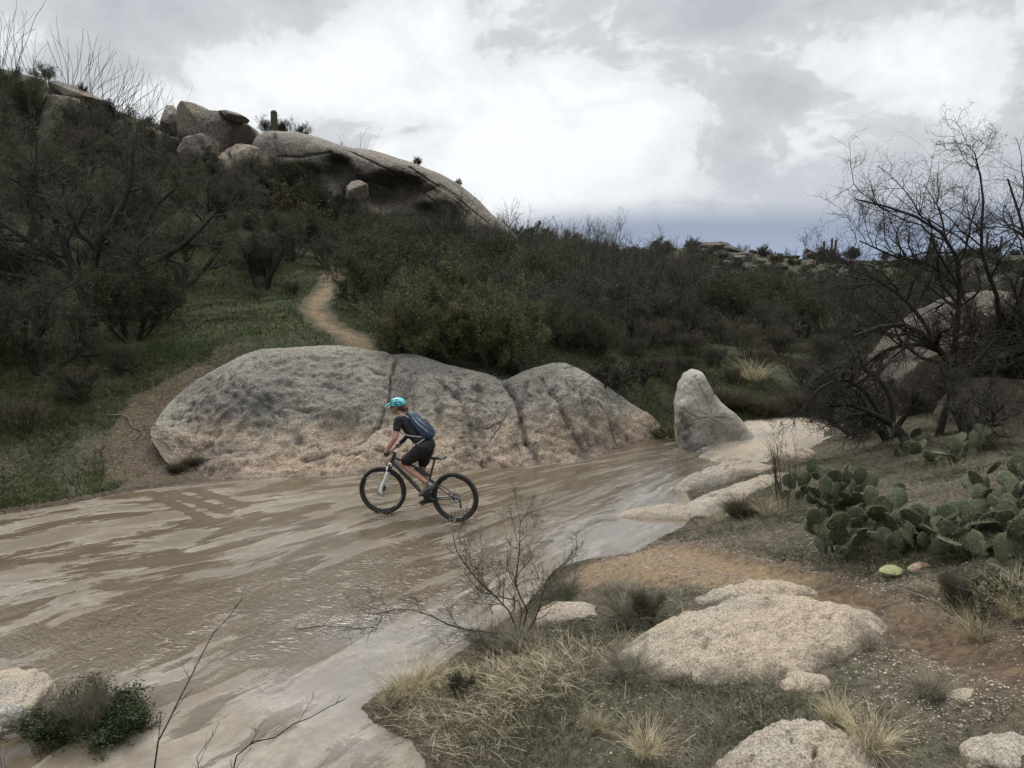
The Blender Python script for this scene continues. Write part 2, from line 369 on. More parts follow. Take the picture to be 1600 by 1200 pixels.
hb = t.math('ADD', t.math('MULTIPLY', nb, .5), t.math('ADD', t.math('MULTIPLY', nf, .35), t.math('MULTIPLY', peb, .25)))
bn = t.new('ShaderNodeBump', Strength=1.0, Height=hb); bn.inputs['Distance'].default_value = .08
t.put(b.inputs['Normal'], bn); gm.materials.append(m)
tag(obj('ground', gm), kind='structure')

# ------------------------------------------------------------------ stream: muddy sheet of water over sand bars
wx = np.arange(STREAM[:, 0].min() - .3, STREAM[:, 0].max() + .3, .045); wy = np.arange(STREAM[:, 1].min() - .3, STREAM[:, 1].max() + .3, .045)
wx = wx[wx > -11.5]
WX, WY = np.meshgrid(wx, wy, indexing='ij'); sd_ = seg_dist(WX, WY, STREAM, True); ins = inside(WX, WY, STREAM)
keep = ins | (sd_ < .25)
cx0, cy0 = 7.2, 20.5                      # the flow fans out from upstream
rr = np.hypot(WX - cx0, WY - cy0); th = np.arctan2(WY - cy0, WX - cx0) + math.pi   # 0 = towards -x
th = np.mod(th + math.pi, 2 * math.pi) - math.pi
warp = fbm(np.stack([WX * .35, WY * .35, 0 * WX + 3], -1), 3)
FU = rr; FV = (th + warp * .035) * 9.0
q = np.stack([FU * .42, FV * 3.0, 0 * WX], -1); q2 = np.stack([FU * 1.2, FV * 8.5, 0 * WX + 9], -1)
bar = fbm(q, 5, .62) * 1.5 + fbm(q2, 4, .6) * .7
def spot(u, v, ru, k, ra=None):
    c_ = G(u, v)[:2]; e = G(u + ru, v)[:2]; s0 = abs(e[0] - c_[0]); s1 = s0 if ra is None else ra
    return k * np.exp(-(((WX - c_[0]) / s0) ** 2 + ((WY - c_[1]) / s1) ** 2))
for a in [(120, 825, 160, .45, .8), (350, 780, 120, .6, .6), (460, 775, 60, .4, .4), (60, 930, 90, .25), (430, 850, 90, .5, .5), (620, 830, 80, .5, .5), (900, 800, 110, .55), (1000, 760, 70, .3), (840, 850, 90, .5),
          (980, 840, 60, .6), (540, 1060, 130, .35), (420, 1150, 200, .4, 1.2), (640, 1000, 90, .5), (1080, 700, 60, .25), (500, 975, 60, .4, .25), (600, 1190, 100, .3), (300, 1250, 300, .3, 1.),
          (430, 757, 160, -.5, .25), (800, 745, 120, -.5, .45), (1010, 694, 50, -.7, .7), (240, 870, 130, -.25, .5), (520, 925, 150, -1.0, .9), (330, 965, 170, -.9, .7), (120, 1000, 150, -.9, .7), (670, 870, 50, -.6, .8), (110, 870, 120, -.2, .4), (930, 760, 40, -.3)]:
    bar = bar + spot(*a) * .55
for a, e in [((232, 770), (330, 815)), ((262, 770), (355, 800)), ((300, 764), (380, 790))]:      # old tyre tracks
    A, B = G(*a)[:2], G(*e)[:2]; bar = bar - 3.0 * np.exp(-(seg_dist(WX, WY, [A, B]) / .07) ** 2)
rip = np.clip(spot(520, 925, 170, 1.1, 1.4) + spot(330, 965, 190, 1.1, 1.0) + spot(120, 1010, 160, 1.0, .9) + spot(700, 900, 90, .9, 1.2) + spot(650, 850, 60, .7, .8) + spot(980, 775, 60, .7, 1.) + spot(1000, 720, 90, .5, 1.2) + .12, 0, 1)
smooth_ = np.clip(spot(940, 800, 150, 1.1, 2.2) + spot(1060, 720, 90, .8, 1.5) + spot(480, 1080, 110, .8, .5) + spot(620, 985, 130, .9, .6) + spot(600, 1070, 80, .7, .5) + spot(560, 1160, 80, .5, .4) + spot(950, 840, 90, .5, .8), 0, 1)
wk = 0 * WX
for wu, wv in ((597, 804), (711, 814)):   # rings and wakes where the tyres cut the sheet
    c_ = G(wu, wv)[:2]; dd = np.hypot(WX - c_[0], WY - c_[1]); wk = wk + .010 * np.cos(dd * 42) * np.exp(-(dd / .34) ** 2)
zw = wk + .004 * sstep(bar, -.05, .25) + .002 * fbm(np.stack([WX * 3, WY * 3, 0 * WX], -1), 3) + rip * .0018 * np.sin(FU * 55 + 6 * fbm(np.stack([WX * 1.5, WY * 1.5, 0 * WX], -1), 3) + FV * 2)
idx = -np.ones(WX.size, int); kf = keep.ravel(); idx[kf] = np.arange(kf.sum())
f4 = idx[grid_faces(len(wx), len(wy))]; f4 = f4[(f4 >= 0).all(1)]
wm = mesh_data('water', np.stack([WX, WY, zw], -1).reshape(-1, 3)[kf], f4)
attr(wm, 'flow', np.stack([FU / 30, FV / 60 + .5, np.clip(bar * .25 + .5, 0, 1)], -1).reshape(-1, 3)[kf])
attr(wm, 'sheet', np.stack([rip, smooth_, np.exp(-np.where(ins, sd_, 0) / .12)], -1).reshape(-1, 3)[kf])
m, t, b = material('muddy_water_over_sand')
geo = t.new('ShaderNodeNewGeometry').outputs['Position']
fl = t.new('ShaderNodeSeparateColor', Color=t.new('ShaderNodeAttribute', _attribute_name='flow').outputs['Color']).outputs
sh = t.new('ShaderNodeSeparateColor', Color=t.new('ShaderNodeAttribute', _attribute_name='sheet').outputs['Color']).outputs
fu = t.math('MULTIPLY', fl[0], 30.0); fv = t.math('MULTIPLY', t.math('SUBTRACT', fl[1], .5), 60.0)
fc = t.new('ShaderNodeCombineXYZ', X=t.math('MULTIPLY', fu, 1.3), Y=t.math('MULTIPLY', fv, 12.0), Z=0.0).outputs[0]
fc2 = t.new('ShaderNodeCombineXYZ', X=t.math('MULTIPLY', fu, .55), Y=t.math('MULTIPLY', fv, 3.2), Z=4.0).outputs[0]
fine = t.noise(fc, 1.0, 8, .74, .12); mid_ = t.noise(fc2, 1.0, 7, .68, .25)
det = t.math('ADD', t.math('MULTIPLY', fl[2], 4.0), -2.0)
mask = t.rng(t.math('ADD', det, t.math('ADD', t.math('MULTIPLY', t.math('SUBTRACT', fine, .5), 1.5), t.math('MULTIPLY', t.math('SUBTRACT', mid_, .5), 2.6))), -.08, .18)
nb = t.noise(geo, 9, 6, .65); ng = t.noise(geo, 60, 3, .6); nl = t.noise(geo, .9, 4, .6)
sand = t.mix(t.rng(nb, .3, .7), (.150, .130, .100), (.222, .196, .156))
sand = t.mix(t.rng(mid_, .42, .60, 0, .85), sand, (.100, .082, .058)); sand = t.mix(t.rng(nl, .4, .62, 0, .5), sand, (.115, .088, .058))
sand = t.mix(t.rng(ng, .55, .75, 0, .45), sand, (.14, .11, .085))
mud = t.mix(t.rng(fine, .3, .7), (.066, .050, .031), (.100, .079, .052))
mud = t.mix(sh[2], mud, (.085, .062, .042))
t.put(b.inputs['Base Color'], t.mix(mask, mud, sand))
ro = t.mix(mask, t.mix(sh[0], (.20, .20, .20), (.11, .11, .11)), t.mix(sh[1], (.30, .30, .30), (.08, .08, .08)))
t.put(b.inputs['Roughness'], ro); b.inputs['IOR'].default_value = 1.42; t.put(b.inputs['Specular IOR Level'], t.rng(sh[1], 0, .7, .5, 1.0)); t.put(b.inputs['Coat Weight'], t.rng(sh[1], .1, .7, 0, .9)); b.inputs['Coat Roughness'].default_value = .10; b.inputs['Coat IOR'].default_value = 1.5
# ripples: crests across the flow
wr = t.new('ShaderNodeCombineXYZ', X=t.math('ADD', t.math('MULTIPLY', fu, 17.0), t.math('MULTIPLY', t.noise(geo, 1.6, 3, .5), 9.0)), Y=t.math('MULTIPLY', fv, 9.0), Z=0.0).outputs[0]
rp = t.noise(wr, 1.0, 2.5, .5, 1.2)
rp2 = t.noise(geo, 26, 3, .6, .3)
rh = t.math('MULTIPLY', t.math('ADD', rp, t.math('MULTIPLY', rp2, .10)), t.math('ADD', t.math('MULTIPLY', sh[0], .48), .06))
rh = t.math('MULTIPLY', rh, t.math('SUBTRACT', 1.0, t.math('MULTIPLY', mask, .65)))
hh = t.math('ADD', t.math('MULTIPLY', rh, 1.0), t.math('ADD', t.math('MULTIPLY', mask, .12), t.math('MULTIPLY', t.math('MULTIPLY', ng, mask), .045)))
bn = t.new('ShaderNodeBump', Strength=.8, Height=hh); bn.inputs['Distance'].default_value = .035
t.put(b.inputs['Normal'], bn); wm.materials.append(m)
tag(obj('water', wm), kind='structure')

# ------------------------------------------------------------------ granite
def granite(name, lo, hi, pink, pinkness=.4, lichen=.35, grain=34., bump=1.0, low_z=None, ctr=.62, fk=.75):
    m, t, b = material(name)
    g = t.new('ShaderNodeNewGeometry').outputs['Position']
    a = t.noise(g, .8, 7, .6, .2); c_ = t.noise(g, grain, 5, .75); f_ = t.noise(g, grain * 2.6, 2, .6)
    base = t.mix(t.rng(a, .3, .7), lo, hi)
    pk = t.noise(g, .55, 5, .6, .4)
    pf = t.rng(pk, .62 - pinkness * .5, .78 - pinkness * .5)
    if low_z is not None:
        sz = t.new('ShaderNodeSeparateXYZ', i0=g).outputs[2]
        pf = t.rng(t.math('ADD', sz, t.math('MULTIPLY', t.math('SUBTRACT', pk, .5), 2.4)), low_z + .55, low_z - .45)
    base = t.mix(pf, base, pink)
    ln = t.noise(g, 1.5, 10, .72, .6)
    base = t.mix(t.math('MULTIPLY', t.rng(ln, .52, .66), lichen), base, (.055, .054, .052))
    sp_ = t.rng(c_, .36, .64, 1 - ctr, 1 + ctr, smooth=False)
    base = t.mix(1.0, base, t.new('ShaderNodeCombineColor', Red=sp_, Green=sp_, Blue=sp_).outputs[0], 'MULTIPLY')
    vo = t.new('ShaderNodeTexVoronoi', Vector=g, Scale=grain * 1.1)
    rc = t.new('ShaderNodeSeparateColor', Color=vo.outputs['Color']).outputs
    fleck = t.math('MULTIPLY', t.rng(vo.outputs['Distance'], .36, .20), t.rng(rc[0], .70, .78))
    base = t.mix(t.math('MULTIPLY', fleck, fk), base, (.50, .45, .39))
    dk = t.math('MULTIPLY', t.rng(vo.outputs['Distance'], .40, .22), t.rng(rc[1], .76, .84))
    base = t.mix(t.math('MULTIPLY', dk, .7), base, (.04, .037, .034))
    at = t.new('ShaderNodeSeparateColor', Color=t.new('ShaderNodeAttribute', _attribute_name='stain_shade').outputs['Color']).outputs
    base = t.mix(t.math('MULTIPLY', at[0], t.rng(t.noise(g, 5, 6, .7), .32, .60)), base, (.05, .045, .04))  # one dark colour for stains, cracks, dirty edges and painted shade
    t.put(b.inputs['Base Color'], base); b.inputs['Roughness'].default_value = .82; b.inputs['Specular IOR Level'].default_value = .35
    h = t.math('ADD', t.math('MULTIPLY', c_, .5), t.math('ADD', t.math('MULTIPLY', f_, .2), t.math('MULTIPLY', t.noise(g, 5, 6, .65), 1.2)))
    bn = t.new('ShaderNodeBump', Strength=bump, Height=h); bn.inputs['Distance'].default_value = .045
    t.put(b.inputs['Normal'], bn); return m
M_OUT = granite('weathered_pink_granite', (.150, .142, .120), (.265, .245, .198), (.305, .236, .168), low_z=.68, lichen=.55, grain=30, bump=1.6)
M_PALE = granite('pale_coarse_granite', (.25, .232, .19), (.385, .352, .29), (.37, .305, .225), .45, .60, grain=55, ctr=.52)
M_TAN = granite('water_worn_tan_granite', (.185, .165, .132), (.285, .255, .205), (.275, .225, .168), .4, .45, grain=40, bump=.6, ctr=.34, fk=.25)
M_GREY = granite('grey_standing_granite', (.17, .162, .145), (.30, .285, .245), (.24, .20, .16), .2, .5, grain=36)
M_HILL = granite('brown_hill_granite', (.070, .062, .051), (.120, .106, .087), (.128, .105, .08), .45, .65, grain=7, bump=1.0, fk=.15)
M_DKB = granite('dark_brown_granite', (.036, .030, .023), (.066, .055, .042), (.076, .058, .04), .45, .6, grain=16, bump=1.2, fk=.3)
M_GREY2 = granite('pale_grey_standing_granite', (.25, .238, .205), (.38, .355, .30), (.34, .29, .23), .2, .35, grain=40, ctr=.45)
M_HILLY = granite('yellowish_hill_granite', (.10, .088, .066), (.165, .143, .106), (.18, .145, .10), .45, .55, grain=7, bump=1.0, fk=.15)
M_FAR = granite('far_hill_granite', (.036, .031, .025), (.065, .055, .043), (.07, .055, .04), .3, .4, grain=4, bump=.8, fk=.2)

ICO = {}
def ico(n):
    if n not in ICO:
        bm = bmesh.new(); bmesh.ops.create_icosphere(bm, subdivisions=n, radius=1)
        ICO[n] = (np.array([v.co[:] for v in bm.verts]), np.array([[v.index for v in f.verts] for f in bm.faces])); bm.free()
    return ICO[n]
def with_stain_shade(me, s): attr(me, 'stain_shade', np.stack([s, s, s], -1))
def boulder_mesh(name, dims, seed, mat, disp=.16, freq=1.3, sub=5, box=.75, crack=0., cuts=0):
    V, F = ico(sub); r_ = np.random.RandomState(seed)
    P = np.sign(V) * np.abs(V) ** box; P = P / np.linalg.norm(P, axis=1)[:, None] ** .5
    k = 1 + disp * fbm(V * freq + seed * 3.7, 5, .5) * 1.6
    P = P * k[:, None]
    for _ in range(cuts):
        n = r_.normal(size=3); n /= np.linalg.norm(n); dd = P @ n; c0 = r_.uniform(.55, .8)
        P = P - np.maximum(dd - c0, 0)[:, None] * n * .9
    P = P * np.array(dims)
    s = np.zeros(len(P))
    if crack:
        rg = ridge(V * 1.7 + seed, 3); c_ = sstep(rg, .80, .96)
        P = P - (V * c_[:, None]) * crack; s = c_
    P += V * (fbm(P * 3.0 + seed, 4) * .035 * min(1, max(dims)))[:, None]
    me = mesh_data(name, P, F, (mat,)); with_stain_shade(me, s); return me
def boulder(name, label, c, dims, rz, seed, mat, group=None, **kw):
    me = boulder_mesh(name, dims, seed, mat, **kw)
    return tag(obj(name, me, loc=tuple(c), rot=(0, 0, rz)), label, 'rock', group)
def outline_rock(name, label, pts, y, thick, mat, seed=1, disp=.25, pw=.55, n=180, mlat=80, group=None, lean=0., stain_shade=None, sink=0, cuts=0, hollows=(), cracks=()):
    Q = np.array([Wp(u, v, y) for u, v in pts]); c = Q.mean(0); 
    ang = np.arctan2(Q[:, 2] - c[2], Q[:, 0] - c[0]); R = np.hypot(Q[:, 2] - c[2], Q[:, 0] - c[0])
    # resample the closed outline by angle
    o_ = np.argsort(ang); ang = ang[o_]; R = R[o_]
    ph = np.linspace(-math.pi, math.pi, n, endpoint=False)
    xs = R * np.cos(ang); zs = R * np.sin(ang)
    A = np.concatenate([ang[-1:] - 2 * math.pi, ang, ang[:1] + 2 * math.pi]); Xp = np.concatenate([xs[-1:], xs, xs[:1]]); Zp = np.concatenate([zs[-1:], zs, zs[:1]])
    Rr = []
    for p_ in ph:                         # exact ray / segment hit, then a light smooth
        k = np.searchsorted(A, p_) - 1; a0 = np.array([Xp[k], Zp[k]]); a1 = np.array([Xp[k + 1], Zp[k + 1]]); dr = np.array([math.cos(p_), math.sin(p_)])
        e = a1 - a0; den = dr[0] * e[1] - dr[1] * e[0]; Rr.append((a0[0] * e[1] - a0[1] * e[0]) / den if abs(den) > 1e-6 else np.hypot(*a0))
    Rr = np.array(Rr)
    for _ in range(2): Rr = (np.roll(Rr, 1) + 2 * Rr + np.roll(Rr, -1)) / 4
    la = np.linspace(-math.pi / 2, math.pi / 2, mlat)
    PH, LA = np.meshgrid(ph, la, indexing='ij'); cc = np.cos(LA).clip(0, 1) ** pw
    P = np.stack([Rr[:, None] * cc * np.cos(PH), thick * np.sin(LA) + lean * Rr[:, None] * cc * np.sin(PH), Rr[:, None] * cc * np.sin(PH)], -1)
    S = max(Rr.max(), .5); wpos = P + c
    dn = fbm(wpos * (1.6 / S) * 1.6 + seed * 5, 6, .55) * disp * S * .5 - sstep(ridge(wpos * (1.1 / S) + seed, 3), .86, .99) * .04 * S
    nrm = P / (np.linalg.norm(P, axis=-1, keepdims=True) + 1e-6)
    face = np.abs(np.sin(LA)) ** .5
    P = P + nrm * (dn * (.25 + .75 * face))[..., None]
    rc_ = np.random.RandomState(seed * 7 + 1)
    for _ in range(cuts):                 # broken joint faces
        nn_ = np.array([rc_.normal() * .8, -rc_.uniform(.3, 1.2), rc_.normal() * .8]); nn_ /= np.linalg.norm(nn_)
        dd = P @ nn_; c0 = dd.max() * rc_.uniform(.62, .85); P = P - np.maximum(dd - c0, 0)[..., None] * nn_ * .92
    sv = np.zeros(n * mlat)
    if len(hollows) or len(cracks):
        Q_ = P + c; uu, vv = proj(Q_); front = P[..., 1] < 0; wq_ = fbm(Q_ * .5 + seed, 4) * 22; wq2 = fbm(Q_ * .5 + seed + 50, 4) * 16
        for su, sv_, ra, rb, dep in hollows: P[..., 1] += dep * front * np.exp(-(((uu + wq_ - su) / ra) ** 2 + ((vv + wq2 - sv_) / rb) ** 2) ** 2)
        for ck in cracks:
            k = np.exp(-(seg_dist(uu + wq_ * .25, vv + wq2 * .25, ck) / (1.5 if y > 30 else 1.1)) ** 2) * front; P[..., 1] += min(.16, .02 * S) * k; sv = np.maximum(sv, .35 * k.ravel())
    me = mesh_data(name, P.reshape(-1, 3), grid_faces(n, mlat, wrap=True), (mat,))
    if stain_shade: 
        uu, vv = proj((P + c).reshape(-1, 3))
        for su, sv_, ra, rb in stain_shade: sv = np.maximum(sv, np.exp(-(((uu - su) / ra) ** 2 + ((vv - sv_) / rb) ** 2) ** 2))
    with_stain_shade(me, sv)
    return tag(obj(name, me, loc=tuple(c - np.array([0, 0, sink]))), label, 'rock', group)

# --- the big outcrop along the far bank
KN = [((236, 684, .70), (238, 668, 16.0)), ((262, 712, .35), (262, 632, 17.0)), ((310, 738, .05), (308, 592, 17.8)), ((360, 751, 0), (384, 553, 18.3)), ((450, 750, 0), (450, 543, 18.6)),
      ((540, 746, 0), (530, 539, 18.8)), ((600, 743, 0), (596, 549, 18.6)), ((622, 742, 0), (614, 554, 18.4)), ((655, 740, 0), (650, 554, 18.4)), ((720, 736, 0), (710, 573, 18.2)), ((775, 733, 0), (765, 586, 18.1)), ((800, 732, 0), (788, 594, 18.05)),
      ((840, 730, 0), (825, 577, 18.3)), ((885, 727, 0), (880, 567, 18.5)), ((930, 717, 0), (930, 592, 18.8)), ((975, 700, 0), (980, 625, 19.2)), ((1008, 688, 0), (1012, 646, 19.3)), ((1026, 682, 0), (1032, 664, 19.2))]
bs = np.array([G(u, v, z - .05 if z == 0 else z) for (u, v, z), _ in KN]); ts = np.array([Wp(*a) for _, a in KN]); bs[3:, 1] -= .30; bs[3:, 2] = -.10
def crom(P, n):
    P = np.concatenate([2 * P[:1] - P[1:2], P, 2 * P[-1:] - P[-2:-1]]); L = np.linalg.norm(np.diff(P[1:-1], axis=0), axis=1); cs = np.concatenate([[0], np.cumsum(L)]) / L.sum()
    out = []
    for s in np.linspace(0, 1, n):
        k = min(np.searchsorted(cs, s, side='right') - 1, len(L) - 1); q_ = (s - cs[k]) / (cs[k + 1] - cs[k]); a, b_, c_, d_ = P[k:k + 4]
        out.append(.5 * (2 * b_ + (c_ - a) * q_ + (2 * a - 5 * b_ + 4 * c_ - d_) * q_ ** 2 + (3 * b_ - a - 3 * c_ + d_) * q_ ** 3))
    return np.array(out)
NS, NTT = 420, 200
sparam = np.linspace(0, 1, len(KN)); tl = np.linspace(0, 1, NS)
def resamp(A): 
    # dense Catmull-Rom by knot index so that base and top stay paired
    P = np.concatenate([2 * A[:1] - A[1:2], A, 2 * A[-1:] - A[-2:-1]]); out = []
    for s in tl * (len(A) - 1):
        k = min(int(s), len(A) - 2); q_ = s - k; a, b_, c_, d_ = P[k:k + 4]
        out.append(.5 * (2 * b_ + (c_ - a) * q_ + (2 * a - 5 * b_ + 4 * c_ - d_) * q_ ** 2 + (3 * b_ - a - 3 * c_ + d_) * q_ ** 3))
    return np.array(out)
Bc, Tc = resamp(bs), resamp(ts)
tt = np.linspace(-.06, 1.38, NTT)
S_, T_ = np.meshgrid(np.arange(NS), tt, indexing='ij')
base = Bc[:, None, :]; top = Tc[:, None, :]
Tcl = np.clip(T_, 0, 1)
prof = np.where(T_ <= 1, .42 * Tcl + .58 * np.sin(Tcl * math.pi / 2) ** 1.25, 1 - 1.9 * np.maximum(T_ - 1, 0) ** 1.3)
prof = np.where(T_ < 0, T_ * 3, prof)
P = base + (top - base) * T_[..., None]
P[..., 2] = base[..., 2] + (top[..., 2] - base[..., 2]) * prof
big = fbm(P * np.array([.55, .55, .8]), 4) * .30 + fbm(P * 1.6 + 3, 5, .6) * .19 + fbm(P * 5 + 3, 4, .6) * .075 - sstep(ridge(P * np.array([1.5, 1.2, .8]) + 4, 3), .76, .97) * .08
apron = sstep(T_, -.05, .15)
nrm = np.stack([0 * T_, -0.62 + 0 * T_, .78 + 0 * T_], -1)
damp = apron * (1 - .75 * sstep(T_, .8, 1.0) * (1 - sstep(T_, 1.05, 1.2)))
disp = big * damp
uu, vv = proj(P)
wob = fbm(P * 1.3 + 8, 3) * 14; wobf = fbm(P * 4 + 8, 3) * 4
def groove(px, w, dep):
    global disp, stain_shade
    k = np.exp(-(seg_dist(uu + wob * .5 + wobf, vv + wobf, px) / w) ** 2); disp = disp - dep * k; stain_shade = np.maximum(stain_shade, k)
stain_shade = np.zeros_like(uu)
for k_ in range(26):                       # natural joints and hairline cracks
    rq = np.random.RandomState(500 + k_); a = np.array([rq.uniform(290, 990), rq.uniform(575, 715)]); g_ = [tuple(a)]; dr = rq.uniform(-.6, 2.2)
    for _ in range(4): dr += rq.normal() * .4; a = a + np.array([math.cos(dr), math.sin(dr)]) * rq.uniform(10, 26); g_.append(tuple(a))
    groove(g_, rq.uniform(1.0, 1.8), rq.uniform(.012, .04))
groove([(618, 562), (612, 590), (604, 630), (590, 665)], 2.6, .08)
groove([(590, 665), (560, 690), (520, 705), (470, 712)], 3, .05)
groove([(792, 600), (806, 625), (816, 655), (824, 690)], 3.6, .15)
groove([(824, 690), (838, 715), (848, 735)], 4.5, .08)
groove([(858, 610), (880, 650), (905, 690), (935, 725)], 2.8, .07)
groove([(848, 590), (862, 612)], 3, .10)
groove([(340, 590), (375, 610), (405, 630), (440, 650)], 2.5, .04)
groove([(262, 672), (290, 640), (320, 615)], 2.2, .05)
groove([(690, 600), (720, 625), (735, 660), (742, 700)], 4, .05)
groove([(920, 620), (945, 650), (965, 690)], 2.5, .05)
# shallow hollow and a lip, as on the left half
disp = disp - .16 * np.exp(-(((uu - 540) / 60) ** 2 + ((vv - 672) / 22) ** 2)) + .10 * np.exp(-(((uu - 430) / 90) ** 2 + ((vv - 610) / 30) ** 2)) + .14 * np.exp(-(((uu - 690) / 60) ** 2 + ((vv - 600) / 22) ** 2))
disp = disp + .12 * np.exp(-(((uu - 900) / 35) ** 2 + ((vv - 625) / 35) ** 2))
hol = np.exp(-(((uu - 461) / 8) ** 2 + ((vv - 680) / 12) ** 2) ** 3); disp = disp - .09 * hol
hol2 = np.exp(-(((uu - 688 + (vv - 650) * .15) / 7.5) ** 2 + ((vv - 650) / 18) ** 2) ** 3); disp = disp - .08 * hol2
P = P + nrm * disp[..., None]
def patch(u, v, a, b_, k):
    global stain_shade
    stain_shade = np.maximum(stain_shade, k * np.exp(-(((uu + wob - u) / a) ** 2 + ((vv + wobf * 2 - v) / b_) ** 2) ** 1.5))
patch(370, 640, 85, 42, .85); patch(330, 610, 60, 30, .6); patch(480, 575, 90, 25, .5); patch(730, 675, 22, 55, .8); patch(690, 585, 55, 20, .5); patch(915, 690, 22, 28, .8); patch(845, 620, 14, 40, .6); patch(940, 620, 40, 22, .5); patch(550, 650, 60, 20, .5)
for u0_, v0_, u1_, v1_ in [(820, 600, 800, 735), (865, 600, 910, 720), (895, 600, 950, 705), (745, 600, 760, 730), (720, 590, 735, 720), (640, 600, 630, 640), (930, 610, 975, 690), (560, 640, 500, 660), (480, 560, 400, 700), (380, 570, 330, 690)]:
    k = np.exp(-(seg_dist(uu + wob, vv + wobf, [(u0_, v0_), (u1_, v1_)]) / 7) ** 2); stain_shade = np.maximum(stain_shade, .75 * k)   # water streaks and lichen
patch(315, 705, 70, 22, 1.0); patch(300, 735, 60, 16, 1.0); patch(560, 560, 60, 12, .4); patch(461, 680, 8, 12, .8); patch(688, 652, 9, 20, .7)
rim = np.exp(-np.maximum(P[..., 2], 0) / .05) * .7; stain_shade = np.maximum(stain_shade, rim)
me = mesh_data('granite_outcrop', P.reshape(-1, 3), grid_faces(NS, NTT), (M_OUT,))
with_stain_shade(me, np.clip(stain_shade, 0, 1).reshape(-1))
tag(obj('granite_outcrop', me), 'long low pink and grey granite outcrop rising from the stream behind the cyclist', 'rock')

# --- rocks on the near and right-hand banks
def bedrock(name, label, c, a, b_, h, rz, seed, mat, p=2.4, base=None, wobble=.30, rough=.05, tilt=0., n=260, m_=130, crack=.05, follow=1.):
    """rock that rises out of the soil: its flanks flatten and dip under the ground all round"""
    ph = np.arange(n) * 2 * math.pi / n; rr_ = np.linspace(0, 1.35, m_); PH, RR = np.meshgrid(ph, rr_, indexing='ij')
    lx, ly = RR * np.cos(PH) * a, RR * np.sin(PH) * b_; X_ = c[0] + lx * math.cos(rz) - ly * math.sin(rz); Y_ = c[1] + lx * math.sin(rz) + ly * math.cos(rz)
    P3 = np.stack([X_, Y_, 0 * X_ + seed], -1); S = max(a, b_)
    rw = RR * (1 + wobble * fbm(P3 * (1.6 / S) + seed, 4)) 
    zg = hgt(X_, Y_) * follow + (1 - follow) * (base if base is not None else 0.) if base is None or follow else np.full(X_.shape, base)
    if base is not None: zg = np.full(X_.shape, float(base))
    z = zg + h * (1 - np.clip(rw, 0, 1.6) ** p) + tilt * lx + h * .35 * fbm(P3 * (2.2 / S) + 9, 4) * np.clip(1.2 - RR, 0, 1)
    z += rough * fbm(P3 * (7 / S), 5, .6) - crack * sstep(ridge(P3 * (1.3 / S) + seed * 2, 3), .84, .97)
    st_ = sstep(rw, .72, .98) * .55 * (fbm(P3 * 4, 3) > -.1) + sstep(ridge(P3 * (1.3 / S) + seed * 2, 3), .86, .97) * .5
    V = np.stack([X_ - c[0], Y_ - c[1], z - c[2]], -1)
    me = mesh_data(name, V.reshape(-1, 3), grid_faces(n, m_, wrap=True), (mat,)); with_stain_shade(me, np.clip(st_, 0, 1).ravel())
    return tag(obj(name, me, loc=tuple(c)), label, 'rock')
def at(u, v, z, dz=0.): p_ = G(u, v, z); p_[2] += dz; return p_
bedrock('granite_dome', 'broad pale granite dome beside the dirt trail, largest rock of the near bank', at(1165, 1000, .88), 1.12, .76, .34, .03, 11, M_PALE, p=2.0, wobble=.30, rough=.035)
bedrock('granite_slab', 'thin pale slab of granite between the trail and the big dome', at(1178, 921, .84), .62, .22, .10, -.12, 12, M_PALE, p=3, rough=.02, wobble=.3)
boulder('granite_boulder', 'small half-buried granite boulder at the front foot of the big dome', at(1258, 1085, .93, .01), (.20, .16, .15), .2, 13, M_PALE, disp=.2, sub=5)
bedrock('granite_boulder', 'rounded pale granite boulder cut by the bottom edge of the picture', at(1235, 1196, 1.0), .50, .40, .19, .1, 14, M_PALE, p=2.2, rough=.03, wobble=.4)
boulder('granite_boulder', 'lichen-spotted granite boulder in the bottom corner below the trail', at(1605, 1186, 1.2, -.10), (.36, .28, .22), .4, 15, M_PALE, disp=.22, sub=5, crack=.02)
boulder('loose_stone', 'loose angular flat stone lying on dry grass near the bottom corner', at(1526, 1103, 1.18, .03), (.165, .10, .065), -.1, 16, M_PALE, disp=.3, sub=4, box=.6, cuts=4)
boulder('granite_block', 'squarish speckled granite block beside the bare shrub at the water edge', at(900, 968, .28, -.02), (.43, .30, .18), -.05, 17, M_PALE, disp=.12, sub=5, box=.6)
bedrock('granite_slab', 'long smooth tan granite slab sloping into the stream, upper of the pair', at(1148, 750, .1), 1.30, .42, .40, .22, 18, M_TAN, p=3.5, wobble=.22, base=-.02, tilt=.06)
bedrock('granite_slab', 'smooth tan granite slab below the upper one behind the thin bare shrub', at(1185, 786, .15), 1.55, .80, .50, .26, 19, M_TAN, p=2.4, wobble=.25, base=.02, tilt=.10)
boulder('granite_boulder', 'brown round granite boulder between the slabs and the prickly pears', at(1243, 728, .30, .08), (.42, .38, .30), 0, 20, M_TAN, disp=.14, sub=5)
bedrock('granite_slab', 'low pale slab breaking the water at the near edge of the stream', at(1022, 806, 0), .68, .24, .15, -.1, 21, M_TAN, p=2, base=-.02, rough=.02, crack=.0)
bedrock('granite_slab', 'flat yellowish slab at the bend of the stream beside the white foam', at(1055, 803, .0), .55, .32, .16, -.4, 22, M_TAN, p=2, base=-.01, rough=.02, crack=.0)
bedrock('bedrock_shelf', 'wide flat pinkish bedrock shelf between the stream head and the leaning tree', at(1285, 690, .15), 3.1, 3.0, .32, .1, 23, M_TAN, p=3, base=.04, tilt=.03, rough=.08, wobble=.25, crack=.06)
boulder('granite_boulder', 'pale gravelly granite hump in the lower corner beside the green bush', at(-15, 1110, 0, -.16), (.52, .62, .42), .3, 24, M_PALE, disp=.24, sub=6)
